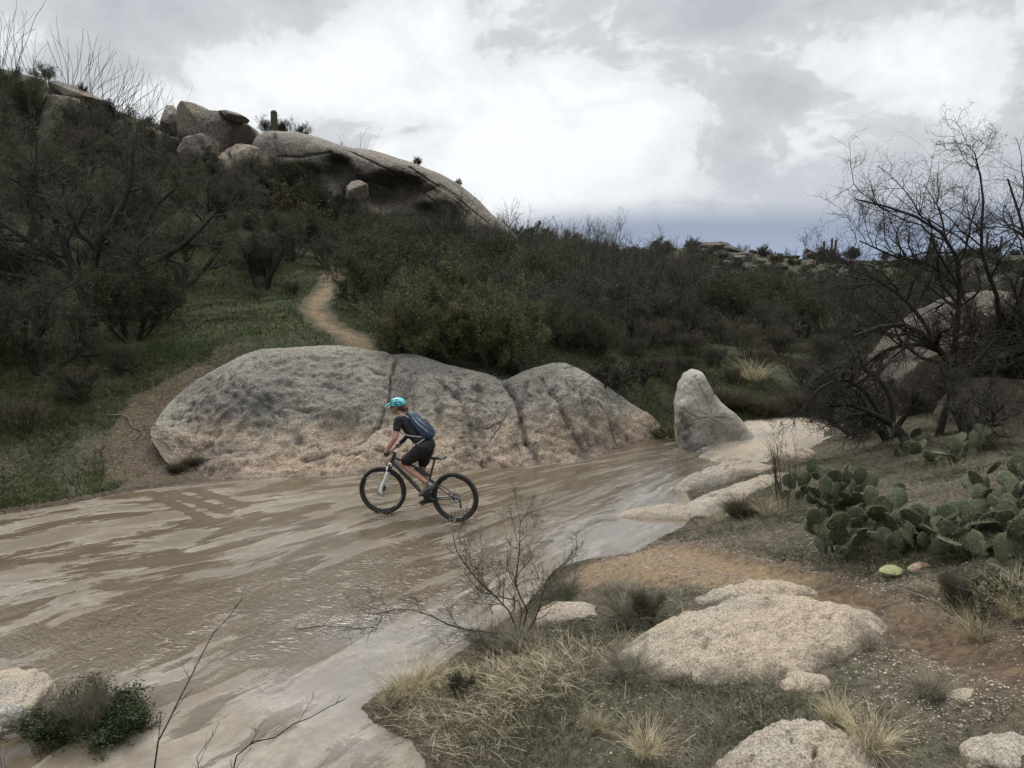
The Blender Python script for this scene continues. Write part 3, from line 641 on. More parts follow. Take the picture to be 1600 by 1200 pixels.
boulder('loose_stone', 'dark round stone lying against the green bush in the corner', at(18, 1118, .25, .0), (.11, .10, .10), 0, 25, M_GREY, disp=.12, sub=4)
boulder('loose_stone', 'small dark stone sitting alone in the shallow stream head', at(1101, 708, .02, .02), (.12, .09, .10), 0, 26, M_GREY, disp=.35, sub=4, cuts=3)
boulder('loose_stone', 'small brown stone on the gravel between dome and trail', at(1368, 1008, 1.0, .01), (.09, .06, .04), -.6, 27, M_TAN, disp=.25, sub=4)
outline_rock('standing_stone', 'tall grey leaning granite boulder standing at the far water edge', [(1060, 700), (1056, 665), (1055, 630), (1061, 602), (1071, 586), (1084, 577), (1095, 579), (1103, 592), (1114, 614), (1128, 630), (1144, 642), (1164, 664), (1190, 698), (1165, 716), (1105, 716), (1070, 712)], 17.7, .46, M_GREY2, 3, .24, .30, sink=.0, stain_shade=[(1070, 670, 14, 30)], cracks=[[(1062, 640), (1090, 655), (1120, 690)], [(1085, 590), (1100, 620), (1108, 640)]])  # dark oval paints the shade on its lower side into the colour
outline_rock('granite_tower', 'huge brown granite boulder behind the bare tree', [(1340, 700), (1345, 650), (1370, 610), (1405, 565), (1445, 515), (1485, 475), (1540, 455), (1620, 460), (1700, 480), (1720, 700), (1500, 740)], 17.2, 2.2, M_DKB, 8, .22, .5, cuts=8, stain_shade=[(1480, 630, 14, 60)])
outline_rock('granite_boulder', 'brown granite boulder split off the front of the huge one', [(1470, 720), (1475, 650), (1500, 600), (1560, 590), (1640, 600), (1660, 730), (1560, 760)], 15.0, .9, M_DKB, 9, .2, .5)

# --- rocks of the hill crest
outline_rock('hilltop_boulder', 'rounded boulder perched at the notch of the hill crest', [(246, 200), (248, 175), (254, 163), (268, 163), (276, 175), (284, 190), (286, 205), (276, 214), (256, 212)], 49, .9, M_HILL, 21, .15, cuts=9)
outline_rock('hilltop_boulder', 'largest squared granite block on top of the hill', [(287, 262), (287, 200), (288, 172), (294, 163), (312, 166), (340, 178), (372, 184), (390, 196), (398, 212), (398, 250), (380, 275), (330, 280)], 48.5, 3.0, M_HILL, 22, .16, .28, cuts=9)
outline_rock('hilltop_slab', 'thin slab capping the largest block of the hill', [(342, 176), (355, 173), (375, 178), (388, 186), (385, 191), (365, 190), (348, 184)], 46.6, .9, M_HILL, 23, .1, .5, cuts=9)
outline_rock('hilltop_boulder', 'yellowish granite shoulder below the largest hilltop block', [(330, 300), (338, 262), (350, 232), (362, 222), (390, 226), (415, 236), (436, 248), (440, 272), (428, 300), (380, 320)], 45.5, 1.4, M_HILLY, 24, .35, .35, cuts=9)
outline_rock('hilltop_boulder', 'brown granite hump under the squared hilltop block', [(286, 290), (290, 235), (300, 215), (320, 210), (342, 220), (348, 250), (345, 290), (315, 310)], 46.3, 2.0, M_HILL, 25, .25, .5, cuts=9)
outline_rock('hilltop_boulder', 'small granite block between the squared block and the cracked wall', [(398, 250), (396, 225), (400, 210), (415, 208), (428, 210), (430, 235), (428, 262), (410, 268)], 48.5, 1.5, M_HILL, 26, .12, .4, cuts=9)
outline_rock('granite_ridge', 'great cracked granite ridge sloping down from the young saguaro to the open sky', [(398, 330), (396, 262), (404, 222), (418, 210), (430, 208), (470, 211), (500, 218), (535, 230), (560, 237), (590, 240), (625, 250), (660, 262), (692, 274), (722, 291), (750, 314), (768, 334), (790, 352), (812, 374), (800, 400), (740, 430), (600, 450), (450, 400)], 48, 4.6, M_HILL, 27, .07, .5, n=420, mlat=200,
             stain_shade=[(480, 243, 45, 6), (525, 268, 22, 24), (590, 292, 66, 34), (660, 330, 60, 26), (640, 282, 30, 14)],  # overhang shade painted dark into the hollows; the first oval follows a crack
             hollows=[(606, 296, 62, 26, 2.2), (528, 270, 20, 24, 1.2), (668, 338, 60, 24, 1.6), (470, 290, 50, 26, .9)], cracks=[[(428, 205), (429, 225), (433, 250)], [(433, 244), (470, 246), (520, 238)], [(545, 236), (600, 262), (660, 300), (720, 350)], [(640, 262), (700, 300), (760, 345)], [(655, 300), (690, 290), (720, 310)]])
outline_rock('hillside_boulder', 'small squared boulder half way down below the dark overhang', [(540, 312), (541, 292), (548, 283), (562, 281), (574, 288), (575, 308), (560, 318)], 42, .8, M_HILL, 30, .15, cuts=9)
outline_rock('granite_ledge', 'pale granite ledge on the high shoulder of the hill', [(20, 165), (60, 148), (110, 150), (150, 165), (190, 190), (215, 210), (200, 235), (120, 225), (50, 205)], 49.5, 1.6, M_HILL, 31, .25, cuts=9)
outline_rock('granite_ledge', 'granite ledge just under the perched boulder', [(205, 215), (225, 196), (250, 205), (285, 222), (290, 250), (250, 262), (215, 245)], 48, 1.3, M_HILL, 32, .25, cuts=9)
outline_rock('granite_ledge', 'thin ledge along the skyline below the tallest ocotillo', [(60, 135), (90, 126), (125, 138), (160, 155), (180, 172), (150, 175), (100, 158)], 50.5, 1.2, M_HILL, 33, .2, cuts=9)

# ================================================================== VEGETATION
def norm(a): return a / (np.linalg.norm(a, axis=-1, keepdims=True) + 1e-9)
def sprout(rng, P, D, L, R, n, wig, up, taper):
    """grow all branches of a level at once -> (M,n+1,3), (M,n+1)"""
    pts = [P]; rs = [R]; d = D; p = P; st = (L / n)[:, None]
    for i in range(n):
        d = norm(d + rng.normal(size=d.shape) * wig + np.array([0, 0, 1.]) * up)
        p = p + d * st; pts.append(p); rs.append(R * (1 - (i + 1) / n * taper))
    return np.stack(pts, 1), np.stack(rs, 1)
def branch(rng, A, RA, L, nc, t0, ang, lr, rr, flat=1.0, t1=1.0):
    M, n, _ = A.shape; tq = rng.uniform(t0, t1, (M, nc)) * (n - 1); k = np.minimum(tq.astype(int), n - 2); f = tq - k
    I = np.arange(M)[:, None]
    p = A[I, k] * (1 - f[..., None]) + A[I, k + 1] * f[..., None]; r = RA[I, k] * (1 - f) + RA[I, k + 1] * f
    d = norm(A[I, k + 1] - A[I, k]); rv = rng.normal(size=d.shape); rv[..., 2] *= flat
    pr = norm(np.cross(d, norm(rv))); a = rng.uniform(*ang, (M, nc))[..., None]
    dn = d * np.cos(a) + pr * np.sin(a)
    ll = (L[:, None] * rng.uniform(*lr, (M, nc)) * (1.15 - .5 * tq / (n - 1)))
    return p.reshape(-1, 3), dn.reshape(-1, 3), ll.ravel(), (r * rr).ravel()
def grow(seed, stems, levels, first=(5, .12, .1, .5)):
    rng = np.random.RandomState(seed); P, D, L, R = stems; out = []
    A, RA = sprout(rng, P, D, L, R, *first); out.append((A, RA))
    for lv in levels:
        P, D, L, R = branch(rng, A, RA, L, lv['nc'], lv.get('t0', .25), lv.get('ang', (.4, 1.0)), lv.get('lr', (.4, .8)), lv.get('rr', .6), lv.get('flat', 1.), lv.get('t1', 1.))
        R = np.maximum(R, lv.get('rmin', .0015))
        A, RA = sprout(rng, P, D, L, R, lv.get('n', 4), lv.get('wig', .2), lv.get('up', .05), lv.get('taper', .7)); out.append((A, RA))
    return out
def stems_of(rng, n, L, R, spread, base=.05, up=1.0):
    a = rng.uniform(0, 2 * math.pi, n) if n > 3 else np.arange(n) * 2 * math.pi / n + rng.uniform(0, 6)
    s = rng.uniform(.25, 1, n) * spread
    D = norm(np.stack([np.cos(a) * s, np.sin(a) * s, np.full(n, up)], -1)); P = np.stack([np.cos(a) * base, np.sin(a) * base, np.full(n, -.08)], -1)
    return P, D, L * rng.uniform(.75, 1.15, n), R * rng.uniform(.7, 1.1, n)
def tubes(groups, ks=(6, 5, 4, 3, 3, 3)):
    Vs, Fs, off = [], [], 0
    for (A, RA), k in zip(groups, ks):
        M, n, _ = A.shape; T = norm(np.gradient(A, axis=1)); ref = np.where(np.abs(T[:, :1, 2:3]) > .8, np.array([1., 0, 0]), np.array([0, 0, 1.]))
        B1 = norm(np.cross(T, np.broadcast_to(ref, T.shape))); B2 = np.cross(T, B1)
        an = np.arange(k) * 2 * math.pi / k
        ring = A[:, :, None] + (B1[:, :, None] * np.cos(an)[:, None] + B2[:, :, None] * np.sin(an)[:, None]) * RA[:, :, None, None]
        Vs.append(ring.reshape(-1, 3))
        m_, i, j = np.meshgrid(np.arange(M), np.arange(n - 1), np.arange(k), indexing='ij'); b0 = off + m_ * n * k
        j2 = (j + 1) % k
        Fs.append(np.stack([b0 + i * k + j, b0 + i * k + j2, b0 + (i + 1) * k + j2, b0 + (i + 1) * k + j], -1).reshape(-1, 4)); off += M * n * k
    return np.concatenate(Vs), np.concatenate(Fs)
def leafquads(rng, C, s, w, droop=0.):
    n = len(C); a = norm(rng.normal(size=(n, 3)) - np.array([0, 0, droop])); b_ = norm(np.cross(a, rng.normal(size=(n, 3))))
    ss = (s * rng.uniform(.6, 1.4, n))[:, None]; ww = ss * w
    V = np.stack([C - a * ss * .5, C + b_ * ww * .5, C + a * ss * .5, C - b_ * ww * .5], 1).reshape(-1, 3)
    return V, np.arange(4 * n).reshape(-1, 4)
def along(rng, g, n, spread, tmin=.1):
    A, RA = g; M, k, _ = A.shape; i = rng.randint(0, M, n); q_ = rng.uniform(tmin, 1, n) * (k - 1); j = np.minimum(q_.astype(int), k - 2); f = (q_ - j)[:, None]
    return A[i, j] * (1 - f) + A[i, j + 1] * f + rng.normal(size=(n, 3)) * spread

VEG = .74
def leaf_mat(name, c0, c1, rough=.75, scale=2.2, pale=None, trans=.0):
    m, t, b = material(name)
    g = t.new('ShaderNodeNewGeometry').outputs['Position']; r_ = t.new('ShaderNodeObjectInfo').outputs['Random']
    c0 = tuple(x * VEG for x in c0); c1 = tuple(x * VEG for x in c1)
    f = t.noise(g, scale, 5, .7); c = t.mix(t.rng(f, .33, .67), c0, c1)
    ff = t.noise(g, 37, 2, .6)
    if pale: c = t.mix(t.rng(ff, .58, .70, 0, .8), c, pale)
    k = t.math('ADD', .8, t.math('MULTIPLY', r_, .4))
    c = t.mix(1.0, c, t.new('ShaderNodeCombineColor', Red=k, Green=k, Blue=k).outputs[0], 'MULTIPLY')
    t.put(b.inputs['Base Color'], c); b.inputs['Roughness'].default_value = rough; b.inputs['Specular IOR Level'].default_value = .2
    return m
M_BARK = leaf_mat('dark_mesquite_bark', (.020, .018, .015), (.042, .036, .029), .9, 6, (.085, .075, .063))
M_TWIG = leaf_mat('brown_twig_bark', (.044, .040, .030), (.105, .093, .068), .9, 6)
M_TWIGG = leaf_mat('grey_dead_twig', (.075, .068, .06), (.15, .135, .115), .9, 9)
M_MESQ = leaf_mat('dusty_olive_leaf', (.036, .040, .020), (.080, .082, .042), .8, 1.4, (.13, .12, .08))
M_GREEN = leaf_mat('dark_green_leaf', (.024, .034, .013), (.055, .066, .024), .7, 2.0, (.10, .11, .05))
M_OLIVE = leaf_mat('yellow_olive_leaf', (.048, .053, .019), (.125, .122, .048), .7, 2.6, (.21, .19, .09))
M_GREY = leaf_mat('grey_green_leaf', (.042, .044, .033), (.080, .080, .058), .8, 2.0, (.13, .125, .1))
M_BROWNL = leaf_mat('dry_brown_leaf', (.038, .034, .020), (.088, .075, .043), .85, 3.0, (.13, .11, .08))
M_BUSH = leaf_mat('fresh_green_leaf', (.014, .026, .007), (.036, .056, .015), .6, 6.0)
M_STRAW = leaf_mat('dry_straw', (.26, .22, .13), (.70, .60, .40), .8, 9)
M_STRAWG = leaf_mat('grey_dead_grass', (.12, .105, .075), (.34, .30, .22), .85, 9)
M_GRASS = leaf_mat('green_grass_blade', (.030, .045, .012), (.082, .098, .032), .75, 4)
M_LAWN = leaf_mat('hillside_grass_blade', (.036, .052, .013), (.090, .108, .034), .75, .8)

# ---- plant kinds: each returns [(part name, mesh)]
def k_mesquite(seed, h=5.0, leaves=26000, mat=M_MESQ, spread=1.0, stems=3, leafs=.036, dens=1.0):
    rng = np.random.RandomState(seed); st = stems_of(rng, stems, h * .42, h * .030, spread * .9, .12)
    g = grow(seed, st, [dict(nc=5, t0=.35, ang=(.3, 1.0), lr=(.6, 1.0), rr=.62, n=6, wig=.24, up=.10), dict(nc=6, t0=.2, ang=(.4, 1.2), lr=(.45, .85), rr=.55, n=5, wig=.26, up=.04),
                        dict(nc=int(7 * dens), t0=.1, ang=(.4, 1.3), lr=(.4, .8), rr=.5, n=4, wig=.28, up=.0, rmin=.006), dict(nc=5, t0=.1, ang=(.4, 1.3), lr=(.35, .7), rr=.6, n=2, wig=.3, rmin=.0045)], first=(6, .16, .08, .45))
    V, F = tubes(g[:3]); tw = tubes(g[3:], (3, 3)); out = [('trunk', mesh_data('trunk', V, F, (M_BARK,)))]
    C = np.concatenate([along(rng, g[4], leaves // 2, .05), along(rng, g[3], leaves // 2, .06)]); LV, LF = leafquads(rng, C, leafs, .38)
    out.append(('crown', mesh_data('crown', np.concatenate([tw[0], LV]), [tw[1], LF + len(tw[0])], (M_TWIG, mat), False, np.r_[np.zeros(len(tw[1])), np.ones(len(LF))])))
    return out
def k_shrub(seed, h=2.0, leaves=14000, mat=M_GREEN, spread=1.1, stems=9, leafs=.04, up=.12, twig=M_TWIG, dens=1., wl=.45):
    rng = np.random.RandomState(seed); st = stems_of(rng, stems, h * .62, h * .012 + .004, spread, .12)
    g = grow(seed, st, [dict(nc=6, t0=.2, ang=(.3, .9), lr=(.45, .85), rr=.6, n=4, wig=.18, up=up), dict(nc=int(7 * dens), t0=.15, ang=(.3, 1.0), lr=(.4, .8), rr=.55, n=3, wig=.22, up=up, rmin=.004),
                        dict(nc=5, t0=.1, ang=(.3, 1.1), lr=(.35, .8), rr=.6, n=2, wig=.25, up=up * .6, rmin=.003)], first=(5, .14, up, .55))
    V, F = tubes(g[:2], (5, 4)); tw = tubes(g[2:], (3, 3)); out = [('stem', mesh_data('stem', V, F, (M_BARK if twig is M_TWIG else twig,)))]
    if leaves:
        C = np.concatenate([along(rng, g[3], int(leaves * .75), .03), along(rng, g[2], int(leaves * .25), .05)]); LV, LF = leafquads(rng, C, leafs, wl)
        out.append(('foliage', mesh_data('foliage', np.concatenate([tw[0], LV]), [tw[1], LF + len(tw[0])], (twig, mat), False, np.r_[np.zeros(len(tw[1])), np.ones(len(LF))])))
    else: out.append(('twigs', mesh_data('twigs', tw[0], tw[1], (twig,))))
    return out
def k_blades(rng, n, h, w, spreadbase, lean, mat_n=1, curve=.35):
    a = rng.uniform(0, 2 * math.pi, n); r_ = np.sqrt(rng.uniform(0, 1, n)) * spreadbase
    P = np.stack([np.cos(a) * r_, np.sin(a) * r_, np.full(n, -.02)], -1); a2 = a + rng.normal(size=n) * .7; ln = rng.uniform(.1, 1, n) * lean
    D = norm(np.stack([np.cos(a2) * ln, np.sin(a2) * ln, np.ones(n)], -1)); L = h * rng.uniform(.45, 1.1, n)
    return blades(rng, P, D, L, w, curve)
def blades(rng, P, D, L, w, curve=.35, segs=3):
    n = len(P); out = D.copy(); out[:, 2] = 0; out = norm(out + rng.normal(size=(n, 3)) * .25); side = norm(np.cross(D, rng.normal(size=(n, 3))))
    pts = []; 
    for i in range(segs + 1):
        q_ = i / segs; c = P + D * (L * q_)[:, None] + out * (L * curve * q_ * q_)[:, None] - np.array([0, 0, 1.]) * (L * curve * .55 * q_ ** 3)[:, None]
        ww = (w * (1 - q_ * .85)) * np.ones(n); pts += [c - side * ww[:, None] * .5, c + side * ww[:, None] * .5]
    V = np.stack(pts, 1).reshape(-1, 3); m_ = 2 * (segs + 1); b0 = np.arange(n)[:, None] * m_
    F = np.concatenate([b0 + np.array([2 * i, 2 * i + 1, 2 * i + 3, 2 * i + 2]) for i in range(segs)], 0)
    return V, F
def k_tuft(seed, h=.35, n=500, w=.005, sb=.09, lean=.9, mat=M_STRAW, curve=.4):
    rng = np.random.RandomState(seed); V, F = k_blades(rng, n, h, w, sb, lean, curve=curve); return [('blades', mesh_data('blades', V, F, (mat,), False))]
def k_ocotillo(seed, h=4.6, n=8, tilt=.0):
    rng = np.random.RandomState(seed); st = stems_of(rng, n, h, .019, .42, .1); D = norm(st[1] + np.array([tilt, 0, 0])); A, RA = sprout(rng, st[0], D, st[2], st[3], 9, .13, .03, .6)
    V, F = tubes([(A, RA)], (5,)); P2, D2, L2, R2 = branch(rng, A, RA, np.full(n, .5), 3, .3, (.3, .8), (.5, 1.6), .6)
    B_ = sprout(rng, P2, D2, L2, R2, 4, .08, .1, .6); V2, F2 = tubes([B_], (3,))
    C = along(rng, (A, RA), 500, .02); LV, LF = leafquads(rng, C, .03, .5)
    m_ = mesh_data('wands', np.concatenate([V, V2, LV]), [F, F2 + len(V), LF + len(V) + len(V2)], (M_TWIG, M_BARK), False, np.r_[np.zeros(len(F) + len(F2)), np.ones(len(LF))])
    return [('wands', m_)]

def plant(name, label, cat, loc, parts, rz=0., s=1., group=None):
    o = bpy.data.objects.new(name, None); COL.objects.link(o); o.location = loc; o.rotation_euler = (0, 0, rz); o.scale = (s, s, s) if np.isscalar(s) else s
    o.empty_display_size = .2
    tag(o, label, cat, group)
    for pn, me in parts: obj(pn, me, parent=o)
    return o
def single(name, label, cat, loc, parts, rz=0., s=1., group=None):
    o = obj(name, parts[0][1], loc=loc, rot=(0, 0, rz), scl=s); return tag(o, label, cat, group)
def gz(x, y): return float(hgt(np.array([x]), np.array([y]))[0])
def ux(u, y):                              # world x of a column of the picture at distance y
    return (u - 800) / FPX * (y * cp + .2)
def spot_at(u, y, sink=.03):
    x = ux(u, y); return (x, y, gz(x, y) - sink)

R0 = np.random.RandomState(99)
MESQ = [k_mesquite(s_, 5.0, 26000, M_MESQ, dens=1.3) for s_ in (1, 2, 3)]
MESQD = [k_mesquite(s_, 4.2, 14000, M_BROWNL, leafs=.032, dens=1.3) for s_ in (4, 5)]
SHG = [k_shrub(s_, 2.2, 28000, M_GREEN, leafs=.034) for s_ in (11, 12, 13)]
SHO = [k_shrub(s_, 1.9, 60000, M_OLIVE, spread=1.3, stems=16, leafs=.036, wl=.34) for s_ in (14, 15)]
SHY = [k_shrub(s_, 2.2, 13000, M_GREY, leafs=.04, wl=.35) for s_ in (16, 17, 18)]
SHB = [k_shrub(s_, 1.5, 7000, M_BROWNL, leafs=.03, dens=1.3) for s_ in (19, 20)]
BARE = [k_shrub(s_, 2.6, 0, spread=.75, stems=8, up=.16, dens=1.2) for s_ in (21, 22, 23)]
BAREG = [k_shrub(s_, 1.0, 0, spread=1.2, stems=14, up=.08, twig=M_TWIGG) for s_ in (24, 25)]
def spread_plants(kinds, name, cat, group, items):
    for k, it in enumerate(items):
        u, y, sc, lab = it[:4]
        plant(name, lab, cat, spot_at(u, y), kinds[k % len(kinds)], R0.uniform(0, 6.28), sc, group)

# trees on the slope at the far left
spread_plants(MESQ, 'mesquite_tree', 'tree', 'mesquite trees on the grassy slope', [
    (292, 28.3, 1.0, 'mesquite with a V-shaped double trunk rising from the green grass'),
    (413, 29.0, .84, 'small mesquite on the grass next to the dirt path'),
    (205, 30, 1.15, 'tall mesquite standing behind the V-trunked tree'),
    (20, 27, 1.3, 'wide mesquite behind the biggest one at the picture edge'),
    (-60, 22, 1.2, 'mesquite leaning in from beyond the picture edge'),
    (340, 33.5, 1.0, 'mesquite up the slope below the squared hilltop block'),
    (455, 34, .85, 'mesquite where the dirt path vanishes uphill'),
    (90, 35, 1.15, 'mesquite high on the slope under the pale ledge'),
    (240, 37.5, 1.0, 'mesquite high on the slope under the perched boulder'),
    (-20, 37, 1.2, 'topmost mesquite of the slope by the picture edge')])
spread_plants(MESQD, 'mesquite_tree', 'tree', 'brown mesquite trees in the thicket', [
    (60, 18.3, .86, 'low brown mesquite with drooping twigs above the dark grass bank'),
    (175, 24.5, .95, 'brown twiggy mesquite tangled into the biggest one'),
    (380, 38, .9, 'brown mesquite beside the yellowish granite shoulder'),
    (150, 40, .95, 'brown mesquite close under the hill crest'),
    (0, 42, .95, 'brown mesquite close under the ocotillo skyline'),
    (300, 41, .8, 'brown mesquite at the foot of the brown granite hump')])
spread_plants(SHG, 'leafy_shrub', 'shrub', 'green shrubs under the mesquites', [
    (205, 20.5, 1.15, 'dark green shrub between the biggest mesquite and the grass'),
    (30, 23, 1.1, 'dark green shrub deep in the shade of the wide mesquite'),
    (-40, 18, 1.0, 'dark green shrub at the picture edge above the bank'),
    (250, 23.0, .8, 'smaller dark green shrub at the edge of the lawn')])
spread_plants(SHB, 'twiggy_shrub', 'shrub', 'brown twiggy shrubs on the shaded bank', [
    (110, 17.0, .8, 'brown twiggy shrub on the shaded bank over the pinkish soil'),
    (20, 15.6, .7, 'brown twiggy shrub low on the bank near the muddy water'),
    (190, 18.3, .7, 'brown twiggy shrub beside the fallen pale branch'),
    (-30, 20, 1.1, 'brown twiggy shrub under the leaning mesquite'),
    (455, 27, .5, 'short brown shrub on the uphill side of the dirt path'),
    (395, 26.3, .42, 'small grey-brown shrub at the foot of the small mesquite')])

# belt of shrubs beyond the outcrop
spread_plants(SHO, 'broad_shrub', 'shrub', 'yellow-green shrubs over the outcrop', [
    (650, 19.0, 1.12, 'broad yellow-green shrub hanging over the crest of the outcrop'),
    (775, 18.9, 1.12, 'yellow-green shrub above the deep crack of the outcrop'),
    (715, 20.2, 1.25, 'tallest yellow-green shrub behind the other two over the outcrop')])
spread_plants(SHG, 'leafy_shrub', 'shrub', 'dark green shrubs beyond the outcrop', [
    (590, 24.5, 1.15, 'dark green shrub at the bend of the dirt path'), (570, 29, 1.2, 'dark green shrub behind the bend of the path'),
    (640, 26, 1.3, 'dark green shrub behind the yellow-green ones'), (620, 33, 1.35, 'rounded green shrub below the hillside boulder'),
    (700, 29, 1.35, 'dark green shrub in the middle of the belt'), (555, 36, 1.2, 'green shrub under the dark overhang'),
    (690, 37, 1.45, 'green shrub at the foot of the great dome'), (760, 33, 1.5, 'green shrub before the tip of the great dome'),
    (830, 27, 1.2, 'green shrub standing over the dark grass patch'), (860, 34, 1.35, 'dense green shrub where the hill meets the skyline'),
    (1110, 33, 1.25, 'dense dark green shrub behind the standing stone'), (1160, 37, 1.25, 'dark green shrub of the valley thicket'),
    (1240, 45, 1.3, 'dark green shrub before the rocky far hill'), (500, 38, 1.1, 'dark shrub beneath the cracked granite wall'), (470, 42, 1.0, 'green shrub tucked below the yellowish shoulder')])
spread_plants(SHY, 'grey_shrub', 'shrub', 'grey-green shrubs of the belt', [
    (805, 18.75, .42, 'small grey-green shrub sitting in the notch of the outcrop crest'), (815, 23.5, 1.0, 'grey-green shrub beside the green ones over the outcrop'), (890, 25, 1.15, 'grey-green shrub over the rounded end of the outcrop'),
    (940, 28, 1.3, 'grey-green shrub beyond the dark stick cactus'), (910, 33, 1.4, 'grey-green shrub in the middle belt'), (980, 32, 1.3, 'grey-green shrub with dead tips'),
    (1030, 29, 1.15, 'grey-green shrub above the grassy gully'), (1060, 38, 1.4, 'grey-green shrub under the rocky knoll'), (950, 41, 1.5, 'tall grey-green shrub on the skyline'),
    (800, 42, 1.3, 'grey-green shrub touching the tip of the dome'), (1000, 47, 1.5, 'grey shrub on the skyline near the knoll'), (1200, 30, .9, 'grey shrub at the back of the gully'),
    (1300, 32, 1.1, 'grey shrub seen through the bare tree'), (1380, 30, 1.1, 'grey shrub behind the bare tree trunk'), (1290, 52, 1.3, 'grey shrub below the distant saguaros'),
    (1180, 56, 1.2, 'grey shrub at the foot of the far boulders'), (1430, 42, 1.2, 'grey shrub above the huge brown boulder'), (1550, 34, 1.2, 'grey shrub beyond the huge brown boulder'),
    (520, 33, .9, 'grey shrub beside the upper end of the path'), (1110, 50, 1.2, 'grey shrub on the flank of the rocky knoll'), (1350, 60, 1.3, 'grey shrub out on the far flat'), (1480, 60, 1.3, 'grey shrub beyond the tallest bare tree')])
spread_plants(SHB, 'twiggy_shrub', 'shrub', 'low brown shrubs of the gully', [
    (1085, 24.5, .7, 'low brown shrub on the slope above the standing stone'), (1160, 27, .75, 'low brown shrub at the edge of the sandy gully'), (1230, 25.5, .8, 'low brown shrub behind the grass clumps'),
    (1000, 23.5, .6, 'brown shrub above the tip of the outcrop'), (1290, 24, .8, 'brown shrub under the drooping bare branches'), (1340, 20.5, .7, 'brown shrub at the head of the bedrock shelf'), (1050, 27, .8, 'brown shrub in the gully shade'), (1130, 29.5, .9, 'brown shrub before the dark thicket'),
    (1215, 33, 1.0, 'brown shrub half way up the gully'), (960, 24.5, .7, 'brown shrub by the dark stick cactus'), (900, 22, .5, 'tiny brown shrub on the green patch above the outcrop'), (1030, 21.8, .55, 'small brown shrub uphill of the standing stone'), (1120, 23.2, .6, 'brown shrub touching the top of the standing stone'), (1190, 23.5, .6, 'brown shrub at the rim of the gully grass'), (1260, 22, .6, 'brown shrub above the bedrock shelf'), (1075, 22.2, .45, 'very small brown shrub above the standing stone'), (870, 25.5, .7, 'brown shrub at the dark rim behind the outcrop'), (1215, 28.5, .8, 'brown shrub half hidden in the valley'), (1150, 21.6, .4, 'little brown shrub just beyond the standing stone'), (1320, 27, .9, 'brown shrub behind the drooping tree'), (940, 22.4, .45, 'little brown shrub near the smaller stick cactus'), (1010, 25.6, .8, 'brown shrub on the brow above the gully')])
spread_plants(BARE, 'bare_shrub', 'shrub', 'leafless shrubs against the sky', [
    (880, 38, 1.45, 'leafless shrub on the skyline next to the green crest shrub'), (925, 40, 1.6, 'leafless shrub against the blue band of sky'), (975, 37, 1.6, 'leafless dark shrub with crooked arms against the sky'),
    (1035, 42, 1.6, 'leafless shrub just before the rocky knoll'), (905, 31, 1.4, 'leafless shrub rising from the middle belt'), (1000, 30, 1.35, 'leafless shrub inside the grey belt'),
    (850, 45, 1.5, 'leafless shrub near the end of the dome'), (1075, 35, 1.35, 'leafless shrub over the dark green thicket'), (820, 36, 1.4, 'leafless shrub rising among green ones'),
    (720, 33, 1.75, 'dead crooked tree in front of the great dome'), (700, 27, 1.05, 'dead twiggy shrub above the yellow-green ones'), (760, 27, .9, 'dead shrub beside the tallest yellow-green one'),
    (1250, 36, 1.1, 'leafless shrub deep in the valley thicket'), (610, 39, 1.1, 'leafless shrub under the dark overhang'), (650, 42, 1.0, 'leafless shrub against the great dome')])

spread_plants(SHG + SHY, 'leafy_shrub', 'shrub', 'shrubs just behind the outcrop', [
    (830, 20.6, .75, 'low green shrub on the outcrop crest beside its deep crack'), (880, 21.0, .6, 'low dark shrub just behind the rounded end of the outcrop'), (925, 21.5, .7, 'low shrub right behind the stick cactus'), (845, 22.0, .8, 'low green shrub over the deep crack of the outcrop'), (885, 23.5, .85, 'low shrub between the grey-green one and the stick cactus'), (925, 24.0, .8, 'low dark shrub on the dark grass patch'),
    (800, 25.5, 1.2, 'rounded green shrub behind the yellow-green ones'), (745, 25.5, 1.3, 'dense green shrub behind the tallest yellow-green one'), (870, 29.5, 1.25, 'dense shrub in the second row behind the outcrop'),
    (980, 27.5, .95, 'shrub at the lower rim of the dark belt'), (1020, 33, 1.2, 'shrub in the middle of the grey belt'), (1085, 29, 1.0, 'shrub at the top of the gully slope'), (1150, 32.5, 1.2, 'shrub in the dark valley thicket'),
    (1200, 36, 1.3, 'tall shrub in the dark valley thicket'), (1260, 31, 1.1, 'shrub in the valley near the bare branches'), (1330, 38, 1.3, 'shrub in the valley behind the bare branches'), (1060, 45, 1.3, 'shrub below the rocky knoll'),
    (1140, 44, 1.3, 'shrub between thicket and far boulders'), (1400, 36, 1.3, 'shrub beyond the leaning tree'), (660, 22.8, 1.0, 'green shrub tucked behind the broad yellow-green one'), (600, 21.0, .55, 'small green shrub on the edge of the path at the outcrop')])
